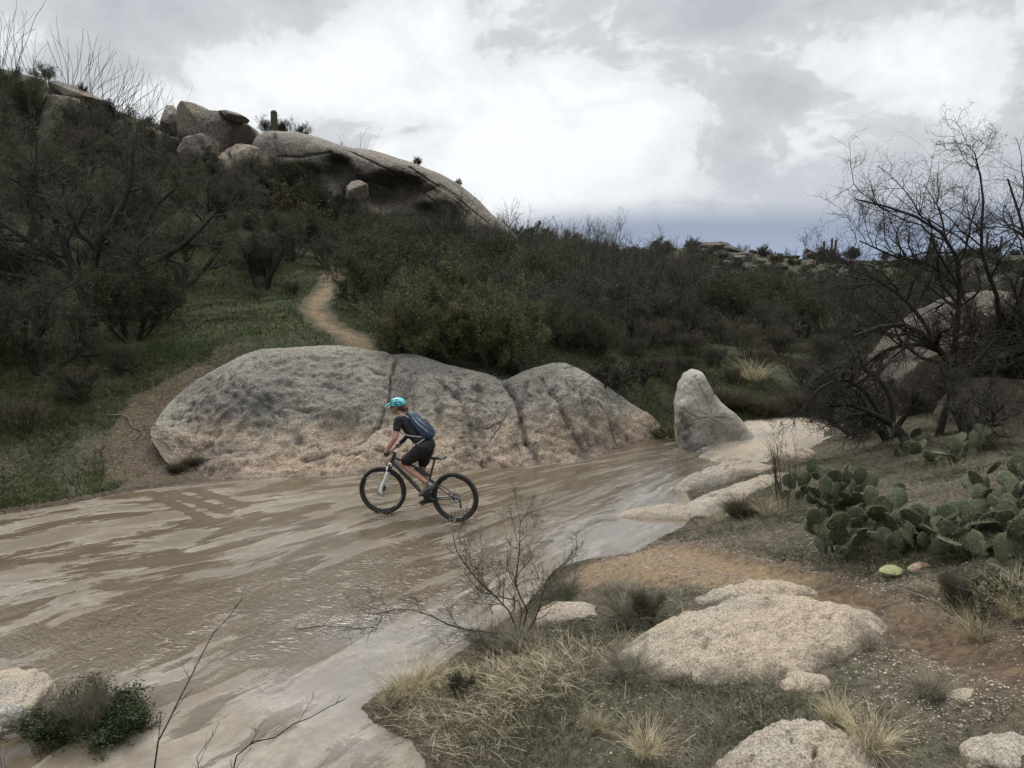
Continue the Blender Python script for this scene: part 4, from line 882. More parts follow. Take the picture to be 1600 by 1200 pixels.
spread_plants(SHG + SHY, 'leafy_shrub', 'shrub', 'shrubs under the granite ridge', [
    (600, 41.5, 1.5, 'tall green shrub right under the dark hollow'), (640, 40.5, 1.5, 'green shrub in front of the ridge foot'), (680, 42, 1.6, 'shrub leaning on the lower ridge slope'), (725, 42.5, 1.6, 'shrub beside the ridge foot near the dead tree'),
    (770, 43, 1.5, 'shrub at the low tail of the ridge'), (560, 42, 1.4, 'shrub between hollow and hillside boulder'), (520, 43, 1.3, 'shrub before the cracked part of the ridge'), (480, 44, 1.2, 'shrub at the ridge foot by the yellowish shoulder'),
    (430, 43.5, 1.1, 'shrub hiding the base of the yellowish shoulder'), (390, 44, 1.1, 'shrub at the base of the squared block'), (340, 45.5, 1.1, 'shrub under the brown hump'), (290, 46, 1.1, 'shrub under the perched boulder'),
    (250, 47, 1.0, 'shrub on the slope beneath the ocotillos'), (0, 47.5, 1.0, 'shrub below the skyline at the picture edge'), (75, 45, 1.4, 'shrub in the second row under the skyline'), (20, 45.5, 1.4, 'dense shrub high on the slope at the picture edge'), (130, 44.5, 1.3, 'dense shrub high on the slope under the ledge'), (180, 45, 1.2, 'shrub between ledge and mesquites')])
# ocotillos along the crest
OCO = [k_ocotillo(s_) for s_ in (31, 32, 33)]; OCO2 = [k_ocotillo(s_, 4.6, 9, .45) for s_ in (34, 35)]
for k, (u, y, s, lean, lab) in enumerate([(52, 50.5, 1.05, 0, 'tallest ocotillo, thin wands high on the skyline'), (28, 51, .9, 0, 'ocotillo behind the tallest one on the skyline'), (132, 50.8, 1.0, 0, 'ocotillo on the pale ledge with long upright wands'),
        (165, 51, .72, 1, 'ocotillo leaning from the ledge towards the notch'), (192, 51, .72, 1, 'dense ocotillo above the crest half way to the notch'), (215, 50.5, .70, 1, 'ocotillo a little before the perched boulder'), (236, 50.5, .72, 1, 'ocotillo at the side of the perched boulder'),
        (285, 50, .80, 0, 'ocotillo growing in the notch between two boulders'), (322, 50, .66, 1, 'ocotillo behind the squared hilltop block'), (345, 50.5, .62, 1, 'ocotillo with arching wand behind the capping slab'), (574, 51.5, .62, 0, 'lone ocotillo on the crest of the dark overhang'),
        (763, 48, .62, 0, 'ocotillo at the low tip of the great dome'), (5, 50, .5, 1, 'ocotillo at the very edge of the picture'), (110, 49, .6, 0, 'short ocotillo below the ledge'), (148, 50.5, .95, 1, 'tall leaning ocotillo rising behind the pale ledge'), (180, 50, .9, 1, 'ocotillo with many wands above the crest slope'), (204, 51, .85, 1, 'tall ocotillo over the crest before the notch'), (250, 51.5, .8, 1, 'ocotillo whose wands show just over the perched boulder'), (84, 50.5, .75, 0, 'ocotillo in the dip of the skyline past the tallest one')]):
    single('ocotillo', lab, 'ocotillo', spot_at(u, y, .1), (OCO2 if lean else OCO)[k % (2 if lean else 3)], R0.uniform(-.3, .3) if lean else R0.uniform(0, 6), s, 'ocotillos along the hill crest')
def on_top(u, v, y): return tuple(Wp(u, v, y))
for k, (u, v, y, s, lab) in enumerate([(420, 214, 48.5, .62, 'bushy shrub around the foot of the young saguaro'), (447, 214, 48.5, .55, 'dark shrub next to the young saguaro on the wall'), (475, 219, 48.5, .50, 'dark shrub at the end of the row on the granite wall'), (74, 128, 51, .55, 'small dark tree on the skyline beside the tallest ocotillo'),
        (650, 262, 49, .36, 'small dark bush alone on top of the great dome'), (716, 292, 48, .25, 'tiny bush on the slope of the great dome'), (128, 150, 50.5, .4, 'low shrub on the pale ledge'), (235, 200, 50, .4, 'low shrub beside the perched boulder')]):
    plant('crest_shrub', lab, 'shrub', on_top(u, v, y), SHG[k % 3], R0.uniform(0, 6), s, 'small shrubs on the hill crest')

# ---- saguaros
def k_saguaro(seed, h, r, arms=()):
    rng = np.random.RandomState(seed); nr = 14; na = nr * 2; nz = 18; V = []; F = []
    def col_(P, Rr):
        T = norm(np.gradient(P, axis=0)); ref = np.array([0, 1., 0]); B1 = norm(np.cross(T, ref + 1e-3)); B2 = np.cross(T, B1); off = sum(map(len, V)); a = np.arange(na) * 2 * math.pi / na; w = np.where(np.arange(na) % 2, .86, 1.0)
        V.append((P[:, None] + (B1[:, None] * np.cos(a)[:, None] + B2[:, None] * np.sin(a)[:, None]) * (Rr[:, None] * w)[..., None]).reshape(-1, 3)); k = len(P)
        i, j = np.meshgrid(np.arange(k - 1), np.arange(na), indexing='ij'); j2 = (j + 1) % na; F.append(off + np.stack([i * na + j, i * na + j2, (i + 1) * na + j2, (i + 1) * na + j], -1).reshape(-1, 4))
    q_ = 1 - (1 - np.linspace(0, 1, nz)) ** 1.8; col_(np.stack([0 * q_, 0 * q_, q_ * h], -1), r * np.where(q_ > .9, np.sqrt(np.clip(1 - ((q_ - .9) / .1) ** 2, 0, 1)), .85 + .15 * np.sin(q_ * 3)) + .001)
    for az, z0, hh in arms:
        s = np.linspace(0, 1, 14); out = r * 2.4; a = np.clip(s * 2, 0, 1) * math.pi / 2
        x = np.sin(a) * out; z = z0 + (1 - np.cos(a)) * out * .6 + np.clip(s - .5, 0, 1) * 2 * hh; col_(np.stack([x * math.cos(az), x * math.sin(az), z], -1), r * .62 * np.where(s > .9, np.sqrt(np.clip(1 - ((s - .9) / .1) ** 2, 0, 1)), 1) + .001)
    return mesh_data('saguaro', np.concatenate(V), np.concatenate(F), (M_CACT,))
M_CACT = leaf_mat('ribbed_cactus_skin', (.050, .062, .034), (.085, .095, .055), .8, 5)
tag(obj('saguaro', k_saguaro(1, 2.0, .20), loc=on_top(430, 228, 47.6)), 'young unbranched saguaro standing on the granite wall of the crest', 'saguaro')
SG = .60
for k, (u, y, h, arms, lab) in enumerate([(1285, 112, 5.3, [(0, 2.2, 1.2), (3.1, 2.6, .9)], 'distant saguaro with one raised arm'), (1297, 116, 5.6, [], 'distant bare saguaro column beside the armed one'), (1303, 118, 5.0, [], 'third distant saguaro of the close trio'),
        (1450, 112, 5.6, [], 'distant saguaro seen through the bare tree'), (1455, 115, 6.3, [(0.2, 3, 1.2)], 'distant saguaro touching its neighbour behind the bare tree'), (1538, 115, 5.5, [], 'distant saguaro near the picture edge'), (1560, 118, 5.0, [], 'outermost distant saguaro at the picture edge'), (1062, 95, 3.8, [], 'small saguaro on the flank of the knoll'), (1050, 92, 3.2, [], 'thin saguaro just below the knoll')]):
    tag(obj('saguaro', k_saguaro(2 + k, h * SG, .17, [(a_, b_ * SG, c_ * SG) for a_, b_, c_ in arms]), loc=spot_at(u, y, .1)), lab, 'saguaro', 'distant saguaros')

# ---- far rocky hill: boulders and scrub
FB = [boulder_mesh('far_boulder', (1.3, 1.0, .75), 200 + k, M_FAR, disp=.34, sub=4, crack=.03, cuts=7) for k in range(4)]
rf = np.random.RandomState(5); spots = []
while len(spots) < 95:
    y = rf.uniform(58, 122); u = rf.uniform(980, 1640)
    if rf.rand() > (.25 + .75 * math.exp(-((u - 1250) / 170) ** 2)): continue
    spots.append((u, y, rf.uniform(.35, 1.15)))
spots += [(1105, 108, 1.5), (1125, 109, 1.2), (1085, 107, 1.1), (1140, 108, 1.0), (1190, 88, 1.1), (1215, 86, .9), (1170, 92, .9), (1255, 90, 1.0), (1275, 88, .9), (1130, 98, 1.0), (1050, 80, .9)]
for k, (u, y, s) in enumerate(spots):
    lab = 'weathered boulder among scrub on the distant rocky hill'
    g_ = 'boulders strewn over the distant hill'
    if k >= 95 and k < 99: lab, g_ = 'large boulder of the pile that crowns the distant knoll', 'boulders crowning the distant knoll'
    x, yy, z = spot_at(u, y, 0); tag(obj('far_boulder', FB[k % 4], loc=(x, yy, z + .1 * s), rot=(rf.uniform(-.3, .3), rf.uniform(-.3, .3), rf.uniform(0, 6)), scl=(s * rf.uniform(.9, 1.6), s, s)), lab, 'rock', g_)
def merged(parts, name):
    """stem and foliage of a small plant in one mesh"""
    bm = bmesh.new(); mats = []
    for _, me in parts:
        n0 = len(bm.faces); bm.from_mesh(me); bm.faces.ensure_lookup_table(); off = len(mats); mats += list(me.materials)
        for f in bm.faces[n0:]: f.material_index += off
    out = bpy.data.meshes.new(name); bm.to_mesh(out); bm.free()
    for m_ in mats: out.materials.append(m_)
    return out
FS = [merged(k_shrub(300 + k, 1.6, 4200, mt, leafs=.075, stems=8, dens=.7, wl=.5), 'far_shrub') for k, mt in enumerate((M_GREEN, M_GREY, M_BROWNL, M_GREY, M_BROWNL))]
FSB = [merged(k_shrub(310 + k, 1.9, 0, stems=6, dens=.6, up=.2), 'far_shrub') for k in range(2)]
cnt = 0
while cnt < 285:
    y = rf.uniform(44, 126) ** 1.0; u = rf.uniform(780, 1680)
    if y < 60 and u < 900: continue
    s = rf.uniform(.7, 1.35) * (1.0 if y < 95 else 1.1); bare = rf.rand() < .22
    tag(obj('scrub_bush', (FSB if bare else FS)[rf.randint(2 if bare else 5)], loc=spot_at(u, y, .08), rot=(0, 0, rf.uniform(0, 6)), scl=s), 'leafless bush among the scrub of the distant plain' if bare else 'leafy bush among the scrub of the distant plain', 'shrub', 'scrub covering the distant plain'); cnt += 1
cnt = 0
while cnt < 150:                            # scrub on the hillside under the crest
    y = rf.uniform(31, 50.5); u = rf.uniform(-60, 800)
    if abs(u - 515) < 28 and y < 37: continue
    s = rf.uniform(.6, 1.15); bare = rf.rand() < .25
    tag(obj('hillside_bush', (FSB if bare else FS)[rf.randint(2 if bare else 5)], loc=spot_at(u, y, .08), rot=(0, 0, rf.uniform(0, 6)), scl=s), 'leafless bush in the thick scrub of the rocky hillside' if bare else 'leafy bush in the thick scrub of the rocky hillside', 'shrub', 'scrub covering the rocky hillside'); cnt += 1

# ---- the large bare tree on the near right bank
def k_bigbare(seed):
    rng = np.random.RandomState(seed); n = 4
    tr = spot_at(1500, 13.6, .1); return rng, tr
rng = np.random.RandomState(77)
tx, ty, tz = spot_at(1492, 13.8, .12)
# main limbs laid out by hand (metres from the foot), then branching
def poly(pts, n=9):
    p = crom(np.array(pts, float), n); return p
limbs = [poly([(.42, 0, 0), (.28, .05, .45), (.12, .1, .95), (.05, .1, 1.3), (-.25, 0, 1.6), (-.75, -.2, 1.95), (-1.3, -.4, 2.1), (-2.0, -.5, 1.9)]),
         poly([(-.12, .1, 0), (.0, .1, .6), (.35, .1, 1.3), (.75, 0, 1.8), (1.0, -.1, 2.5), (1.0, -.2, 3.3), (.75, -.2, 4.0), (.6, -.1, 4.5)]),
         poly([(.05, .1, 1.2), (.0, 0, 1.7), (-.1, -.2, 2.5), (-.25, -.3, 3.2), (-.6, -.3, 3.65), (-1.2, -.3, 3.95), (-2.0, -.3, 4.15)]),
         poly([(.3, .1, 1.3), (1.0, .2, 1.45), (1.8, .2, 1.7), (2.5, .1, 2.3), (2.8, 0, 3.2)]),
         poly([(.75, 0, 1.8), (.55, -.2, 2.5), (.15, -.3, 3.3), (.1, -.3, 4.2), (-.1, -.3, 4.9)]),
         poly([(.9, -.1, 2.2), (1.5, 0, 2.8), (1.7, .1, 3.7), (1.4, .1, 4.6), (1.3, .1, 5.2)]),
         poly([(-.25, 0, 1.6), (-.7, .1, 2.3), (-1.3, .2, 2.8), (-2.1, .2, 3.1)]), poly([(.1, 0, 2.6), (-.4, .3, 3.1), (-.9, .4, 3.2), (-1.6, .4, 3.5)]), poly([(-.3, 0, 1.6), (-.6, .2, 1.7), (-1.1, .3, 1.55), (-1.6, .2, 1.15), (-1.9, .1, .7)])]
def limb_r(P, r0, r1): return np.linspace(r0, r1, len(P))
LR = [(.10, .02), (.07, .015), (.055, .012), (.06, .015), (.045, .010), (.045, .010), (.045, .010), (.04, .010), (.04, .010)]
A0 = np.stack(limbs); RA0 = np.stack([limb_r(p, *r_) for p, r_ in zip(limbs, LR)])
L0 = np.array([2.2, 2.6, 2.6, 2.4, 2.2, 2.2, 2.2, 2.0, 1.8])
def continue_tree(rng, A, RA, L, levels):
    out = [(A, RA)]
    for lv in levels:
        P, D, L, R = branch(rng, A, RA, L, lv['nc'], lv.get('t0', .25), lv.get('ang', (.4, 1.0)), lv.get('lr', (.4, .8)), lv.get('rr', .6))
        R = np.maximum(R, lv.get('rmin', .002)); A, RA = sprout(rng, P, D, L, R, lv['n'], lv['wig'], lv['up'], lv.get('taper', .7)); out.append((A, RA))
    return out
gT = continue_tree(rng, A0, RA0, L0, [dict(nc=11, t0=.25, ang=(.4, 1.15), lr=(.35, .85), rr=.6, n=7, wig=.24, up=.06), dict(nc=9, t0=.15, ang=(.5, 1.2), lr=(.35, .8), rr=.55, n=5, wig=.27, up=.02, rmin=.004),
                                     dict(nc=6, t0=.1, ang=(.5, 1.3), lr=(.35, .8), rr=.6, n=4, wig=.28, up=.0, rmin=.0024), dict(nc=2, t0=.1, ang=(.5, 1.3), lr=(.3, .7), rr=.7, n=2, wig=.3, up=.0, rmin=.0018)])
V, F = tubes(gT[:2], (9, 6)); tw = tubes(gT[2:], (4, 3, 3)); C = along(rng, gT[3], 2500, .01); LV, LF = leafquads(rng, C, .018, .6)
def noisy(V, F, me_name, mats): return mesh_data(me_name, V + (fbm(V * 14, 2) * .006)[:, None], F, mats)
bt = plant('bare_tree', 'big leafless dark tree whose crooked branches spread over the huge brown boulder', 'tree', (tx, ty, tz),
           [('trunk', noisy(V, F, 'trunk', (M_BARK,))), ('crown', mesh_data('crown', np.concatenate([tw[0], LV]), [tw[1], LF + len(tw[0])], (M_BARK, M_TWIG), False, np.r_[np.zeros(len(tw[1])), np.ones(len(LF))]))])
# the biggest mesquite of the far bank, thick forked trunk with one long limb sweeping over the slope
rng = np.random.RandomState(91)
A3 = np.stack([poly([(0, 0, 0), (.08, 0, .8), (.35, 0, 1.35), (1.1, -.1, 1.75), (2.1, -.2, 1.95), (3.0, -.3, 2.5), (3.7, -.3, 3.2)]), poly([(.1, 0, .8), (.1, .1, 1.5), (.3, .1, 2.3), (.9, .1, 3.1), (1.3, .1, 4.0), (1.5, 0, 4.9)]),
               poly([(-.05, 0, .6), (-.3, .1, 1.3), (-.9, .1, 2.0), (-1.6, .1, 2.5), (-2.4, 0, 3.1), (-3.0, 0, 3.8)]), poly([(.0, 0, 1.0), (-.3, -.2, 1.9), (-.5, -.3, 2.9), (-.9, -.3, 3.9), (-.9, -.2, 5.0)]),
               poly([(.7, -.05, 1.55), (1.3, .2, 2.4), (1.8, .3, 3.3), (2.5, .3, 3.9)]), poly([(-.3, .1, 1.3), (-1.1, -.3, 1.4), (-2.0, -.5, 1.6), (-2.9, -.5, 1.9)])])
RA3 = np.stack([limb_r(A3[k], r_, .03) for k, r_ in enumerate((.20, .15, .14, .13, .09, .08))])
gM = continue_tree(rng, A3, RA3, np.array([3.2, 3, 3, 3, 2.4, 2.4]), [dict(nc=9, t0=.25, ang=(.4, 1.2), lr=(.35, .7), rr=.55, n=6, wig=.25, up=.08), dict(nc=8, t0=.15, ang=(.4, 1.2), lr=(.35, .75), rr=.5, n=5, wig=.27, up=.02, rmin=.008), dict(nc=8, t0=.1, ang=(.4, 1.3), lr=(.35, .75), rr=.6, n=4, wig=.28, up=.0, rmin=.006), dict(nc=4, t0=.1, ang=(.4, 1.3), lr=(.35, .7), rr=.7, n=2, wig=.3, up=.0, rmin=.004)])
V, F = tubes(gM[:2], (10, 7)); tw = tubes(gM[2:], (4, 3, 3)); C = np.concatenate([along(rng, gM[4], 34000, .05), along(rng, gM[3], 16000, .05)]); LV, LF = leafquads(rng, C, .036, .38)
plant('mesquite_tree', 'biggest dark mesquite, its forked trunk over the shaded thicket', 'tree', spot_at(140, 21.5, .1), [('trunk', noisy(V, F, 'trunk', (M_BARK,))), ('crown', mesh_data('crown', np.concatenate([tw[0], LV]), [tw[1], LF + len(tw[0])], (M_TWIG, M_MESQ), False, np.r_[np.zeros(len(tw[1])), np.ones(len(LF))]))], 0, 1.0, 'mesquite trees on the grassy slope')
# second leaning tree with a short trunk arching left
lx, ly, lz = spot_at(1432, 13.0, .1)
A1 = np.stack([poly([(0, 0, 0), (-.1, 0, .3), (-.35, 0, .55), (-.65, -.05, .7), (-1.0, -.1, .85), (-1.4, -.1, .85)]), poly([(-.3, 0, .5), (-.35, 0, .9), (-.6, 0, 1.3), (-1.0, .1, 1.5), (-1.4, .1, 1.4)]), poly([(-.5, 0, .65), (-.85, -.1, 1.1), (-1.3, -.2, 1.3), (-1.7, -.2, 1.1), (-1.9, -.2, .75)])])
RA1 = np.stack([limb_r(A1[0], .085, .02), limb_r(A1[1], .05, .012), limb_r(A1[2], .045, .012)])
rng = np.random.RandomState(78)
gL = continue_tree(rng, A1, RA1, np.array([1.6, 1.5, 1.5]), [dict(nc=11, t0=.3, ang=(.4, 1.2), lr=(.35, .8), rr=.6, n=6, wig=.22, up=-.03), dict(nc=8, t0=.15, ang=(.5, 1.2), lr=(.35, .7), rr=.55, n=4, wig=.25, up=-.06, rmin=.0045), dict(nc=5, t0=.1, ang=(.5, 1.3), lr=(.3, .7), rr=.6, n=3, wig=.28, up=-.02, rmin=.003)])
V, F = tubes(gL[:2], (8, 5)); tw = tubes(gL[2:], (3, 3))
plant('leaning_tree', 'small leafless tree leaning over the bedrock shelf with drooping dark twigs', 'tree', (lx, ly, lz), [('trunk', noisy(V, F, 'trunk', (M_BARK,))), ('crown', mesh_data('crown', tw[0], tw[1], (M_BARK,)))])
BT = [k_mesquite(s_, 4.4, 1500, M_BROWNL, dens=1.7, leafs=.025) for s_ in (41, 42)]
for u, y, s, lab in [(1530, 12.4, .62, 'low dense bare tree in front of the huge brown boulder'), (1400, 15.0, .62, 'dense low bare tree just beyond the leaning one'), (1590, 15.5, 1.25, 'bare twiggy tree behind the big leafless one at the picture edge'), (1680, 13.5, 1.2, 'bare tree reaching in from beyond the picture edge'), (1560, 20, 1.1, 'bare tree standing behind the huge brown boulder'), (1400, 24, .8, 'bare twiggy tree between the boulder and the valley'), (1310, 19.5, .55, 'low bare tree at the head of the bedrock shelf'), (1345, 16.2, .5, 'low tangled bare tree next to the leaning one')]:
    plant('bare_tree', lab, 'tree', spot_at(u, y), BT[int(u) % 2], R0.uniform(0, 6), s)

# ---- prickly pears
def pad_mesh(seed, L=.24, Wd=.19, mat=None, thorn=True):
    rng = np.random.RandomState(seed); Vi, Fi = ico(3); P = Vi.copy()
    P[:, 2] = (P[:, 2] + 1) / 2                               # 0..1 along the pad
    wz = .55 + .45 * np.clip(P[:, 2] * 1.5, 0, 1); x = P[:, 0] * Wd / 2 * wz; y = P[:, 1] * .020 * (1.25 - .5 * P[:, 2]); z = P[:, 2] * L
    y += .012 * np.sin(x / Wd * 3 + seed) * 1.0
    V = np.stack([x, y, z], -1); V += (fbm(V * 22 + seed, 2) * .003)[:, None]
    c = [V]; f = [Fi]; off = len(V); mi = [np.zeros(len(Fi))]
    nrm_ = norm(Vi * np.array([1, 6, 1])); pick = rng.choice(len(V), 110, replace=False)
    sp_ = []; sf = []
    for i, k in enumerate(pick):
        for q_ in range(2):
            dn = norm(nrm_[k] + rng.normal(size=3) * .5); l = rng.uniform(.014, .034); s_ = norm(np.cross(dn, rng.normal(size=3))) * .0011; b0 = off + len(sp_)
            sp_ += [V[k] - s_, V[k] + s_, V[k] + dn * l]; sf.append([b0, b0 + 1, b0 + 2])
    return mesh_data('pad', np.concatenate([V, np.array(sp_)]), np.concatenate([Fi, np.array(sf)]), (mat, M_SPINE), True, np.r_[np.zeros(len(Fi)), np.ones(len(sf))])
M_SPINE = simple_mat('pale_spines', (.22, .195, .14), .8)
M_PAD = leaf_mat('prickly_pear_skin', (.044, .056, .030), (.086, .098, .052), .75, 7, (.15, .155, .095))
M_PADY = leaf_mat('yellowing_pad_skin', (.27, .275, .13), (.40, .385, .20), .6, 12, (.10, .11, .05))
M_PADD = leaf_mat('dead_pad_skin', (.20, .13, .08), (.42, .32, .24), .8, 14)
PADS = [pad_mesh(s_, .25, .205, M_PAD) for s_ in (1, 2, 3)]; PADY = pad_mesh(9, .22, .19, M_PADY); PADD = pad_mesh(8, .26, .19, M_PADD)
rp_ = np.random.RandomState(31)
def prickly(label, u, v, z, n, wide, high, seed, nm='prickly_pear', dark=None):
    rng = np.random.RandomState(seed); x, y, _ = G(u, v, z); zz_ = gz(x, y)
    o = plant(nm, label, 'cactus', (x, y, zz_ - .02), [], 0, 1, 'prickly pear clumps on the near bank')
    st = []                                      # (matrix, level)
    nb = max(3, n // 4)
    for k in range(nb):
        a = rng.uniform(0, 6.28); r_ = math.sqrt(rng.uniform(0, 1)) * wide
        st.append((Matrix.Translation((math.cos(a) * r_, math.sin(a) * r_ * .7, -.03)) @ Euler((rng.normal() * .45, rng.normal() * .35, rng.uniform(0, 3.14))).to_matrix().to_4x4(), 1))
    i = 0
    while len(st) < n and i < len(st):
        Mx, lv = st[i]; i += 1
        for _ in range(rng.randint(1, 4)):
            if len(st) >= n: break
            th_ = rng.uniform(-1.0, 1.0); loc = Vector((math.sin(th_) * .085, 0, .125 + math.cos(th_) * .105))
            M2 = Mx @ Matrix.Translation(loc) @ Euler((rng.normal() * .35, th_ * .75, rng.normal() * .5)).to_matrix().to_4x4()
            if M2.translation.z > high or M2.translation.z < .03 or (M2.to_3x3() @ Vector((0, 0, 1))).z < -.1: continue
            st.append((M2, lv + 1))
    for k, (Mx, lv) in enumerate(st):
        c = obj('pad', PADS[rng.randint(3)], parent=o); s_ = rng.uniform(.6, 1.2); c.matrix_local = Mx @ Matrix.Diagonal((s_, s_, s_, 1))
    return o
prickly('largest prickly pear, dense dark green pads above the dirt trail', 1372, 868, 1.0, 86, .55, 1.05, 1)
prickly('prickly pear behind the largest one, reaching towards the tan slabs', 1345, 815, .95, 56, .55, .85, 2)
prickly('prickly pear with upright pads near the picture edge under the bare tree', 1530, 850, 1.35, 76, .66, 1.05, 3)
prickly('low dark prickly pear behind the thin bare shrub', 1262, 782, .7, 26, .50, .5, 4)
prickly('small prickly pear at the foot of the leaning tree', 1412, 722, .85, 14, .3, .5, 5)
prickly('prickly pear in the shade between the leaning tree and the boulder', 1485, 738, 1.1, 20, .4, .55, 6)
prickly('prickly pear clump at the picture edge behind the upright one', 1590, 812, 1.4, 44, .55, .85, 7)
prickly('prickly pear hugging the picture edge above the cholla', 1600, 870, 1.45, 40, .5, .8, 10)
prickly('low sprawling prickly pear at the front of the largest one', 1330, 862, .9, 18, .4, .4, 11)
prickly('few-padded prickly pear reaching out beside the cholla', 1570, 900, 1.35, 8, .2, .5, 8)
x, y, z = G(1404, 912, 1.02); z = gz(x, y)
def laid(me, p, zdir, ydir, s):
    zv = Vector(zdir).normalized(); yv = Vector(ydir); yv = (yv - zv * yv.dot(zv)).normalized(); xv = yv.cross(zv); M_ = Matrix((xv, yv, zv)).transposed().to_4x4(); M_.translation = Vector(p)
    o = obj('cactus_pad', me); o.matrix_world = M_ @ Matrix.Diagonal((s, s, s, 1)); return o
o = laid(PADY, (x - .20, y, z + .05), (1, .1, .10), (0, -.30, .95), 1.05); tag(o, 'fallen yellow prickly pear pad with dark dots lying by the trail', 'cactus pad')
o = laid(PADD, (x + .08, y + .02, z + .06), (1, .0, .05), (.1, -.6, .8), .95); tag(o, 'fallen dead pinkish brown pad lying against the yellow pad', 'cactus pad')

# ---- cholla-like stick cacti
def k_cholla(seed, h, mat, n=5, r=.022, spines=2500):
    rng = np.random.RandomState(seed); st = stems_of(rng, n, h * .5, r * 1.3, 1.0, .06)
    g = grow(seed, st, [dict(nc=4, t0=.4, ang=(.4, 1.), lr=(.4, .7), rr=.9, n=3, wig=.15, up=.15, taper=.15), dict(nc=3, t0=.4, ang=(.4, 1.), lr=(.4, .8), rr=.9, n=3, wig=.15, up=.15, taper=.2), dict(nc=3, t0=.4, ang=(.4, 1.), lr=(.4, .9), rr=.8, n=2, wig=.15, up=.15, taper=.3)], first=(4, .15, .1, .2))
    V, F = tubes(g, (7, 7, 6, 6)); C = np.concatenate([along(rng, g[k], spines // 4, r * .7) for k in range(4)]); LV, LF = leafquads(rng, C, .035, .10)
    return mesh_data('cholla', np.concatenate([V, LV]), [F, LF + len(V)], (mat, M_SPINE), True, np.r_[np.zeros(len(F)), np.ones(len(LF))])
M_CHD = leaf_mat('dark_cholla_stem', (.022, .020, .016), (.05, .045, .032), .9, 8); M_CHG = leaf_mat('green_cholla_stem', (.06, .07, .03), (.12, .125, .06), .8, 8)
x, y, z = Wp(952, 612, 19.1); tag(obj('stick_cactus', k_cholla(3, 1.45, M_CHD, 16, .017, 900), loc=(x, y, gz(x, y) - .05)), 'dark many-armed stick cactus behind the rounded end of the outcrop', 'cactus')
x, y, z = Wp(1000, 600, 20.6); tag(obj('stick_cactus', k_cholla(5, 1.1, M_CHD, 10, .016, 500), loc=(x, y, gz(x, y) - .05), rot=(0, 0, 2)), 'smaller dark stick cactus beyond the larger one on the outcrop edge', 'cactus')
x, y, _ = G(1545, 965, 1.3); tag(obj('cholla', k_cholla(6, .62, M_CHG, 6, .018, 5000), loc=(x, y, gz(x, y) - .02)), 'spiny yellowish cholla in dry grass near the picture edge', 'cactus')

# ---- small plants of the near bank
x, y, _ = G(1225, 812, .5)
def thin_bare(seed, h, spread, n, up=.2, mat=M_TWIG, r=.010, lean=(0, 0)):
    rng = np.random.RandomState(seed); st = stems_of(rng, n, h * .7, r, spread, .03); st = (st[0], norm(st[1] + np.array([lean[0], lean[1], 0])), st[2], st[3])
    g = grow(seed, st, [dict(nc=5, t0=.2, ang=(.2, .7), lr=(.4, .8), rr=.6, n=4, wig=.12, up=up), dict(nc=5, t0=.15, ang=(.3, .8), lr=(.3, .7), rr=.6, n=3, wig=.15, up=up * .6, rmin=.0025), dict(nc=2, t0=.2, ang=(.3, .9), lr=(.3, .6), rr=.7, n=2, wig=.2, up=0, rmin=.002)], first=(6, .10, up * .6, .6))
    V, F = tubes(g[:2], (6, 4)); t2 = tubes(g[2:], (3, 3)); return [('stem', mesh_data('stem', V, F, (mat,))), ('twigs', mesh_data('twigs', *t2, (mat,)))]
plant('bare_shrub', 'thin upright leafless shrub in front of the tan granite slabs', 'shrub', (x, y, gz(x, y) - .03), thin_bare(5, 1.35, .45, 6, lean=(-.15, 0)))
# the spreading bare shrub by the water
sx, sy, _ = G(808, 990, .3); sz = gz(sx, sy)
rng = np.random.RandomState(12)
A2 = np.stack([poly([(0, 0, 0), (-.03, 0, .12), (-.30, -.02, .16), (-.62, -.05, .22), (-.95, -.05, .38), (-1.2, 0, .40), (-1.45, 0, .34)]), poly([(0, 0, .05), (-.05, .05, .30), (-.25, .1, .52), (-.45, .1, .72), (-.62, .1, .98), (-.66, .1, 1.15)]),
               poly([(0, 0, .05), (.08, .05, .22), (.10, .05, .40), (-.02, .05, .62), (.02, .05, .95), (.03, .0, 1.35)]), poly([(0, 0, .05), (.14, 0, .20), (.24, 0, .45), (.30, 0, .70), (.46, 0, .88), (.62, 0, .98)]), poly([(0, 0, .1), (.05, .1, .32), (.02, .15, .42), (-.28, .2, .48), (-.4, .2, .75)])])
RA2 = np.stack([limb_r(A2[k], r_, .004) for k, r_ in enumerate((.013, .011, .012, .011, .009))])
gS = continue_tree(rng, A2, RA2, np.array([.8, .75, .8, .7, .6]), [dict(nc=14, t0=.2, ang=(.4, 1.1), lr=(.4, .95), rr=.55, n=6, wig=.2, up=.05, rmin=.0028), dict(nc=9, t0=.15, ang=(.5, 1.1), lr=(.3, .7), rr=.6, n=4, wig=.22, up=.03, rmin=.0022), dict(nc=4, t0=.15, ang=(.5, 1.1), lr=(.3, .6), rr=.7, n=2, wig=.22, up=.0, rmin=.0018)])
V, F = tubes(gS[:1], (6,)); t2 = tubes(gS[1:], (4, 3, 3))
plant('bare_shrub', 'wide leafless thorny shrub growing from the grey grass clump at the water edge', 'shrub', (sx, sy, sz - .03), [('stem', mesh_data('stem', V, F, (M_TWIG,))), ('twigs', mesh_data('twigs', *t2, (M_TWIG,)))])
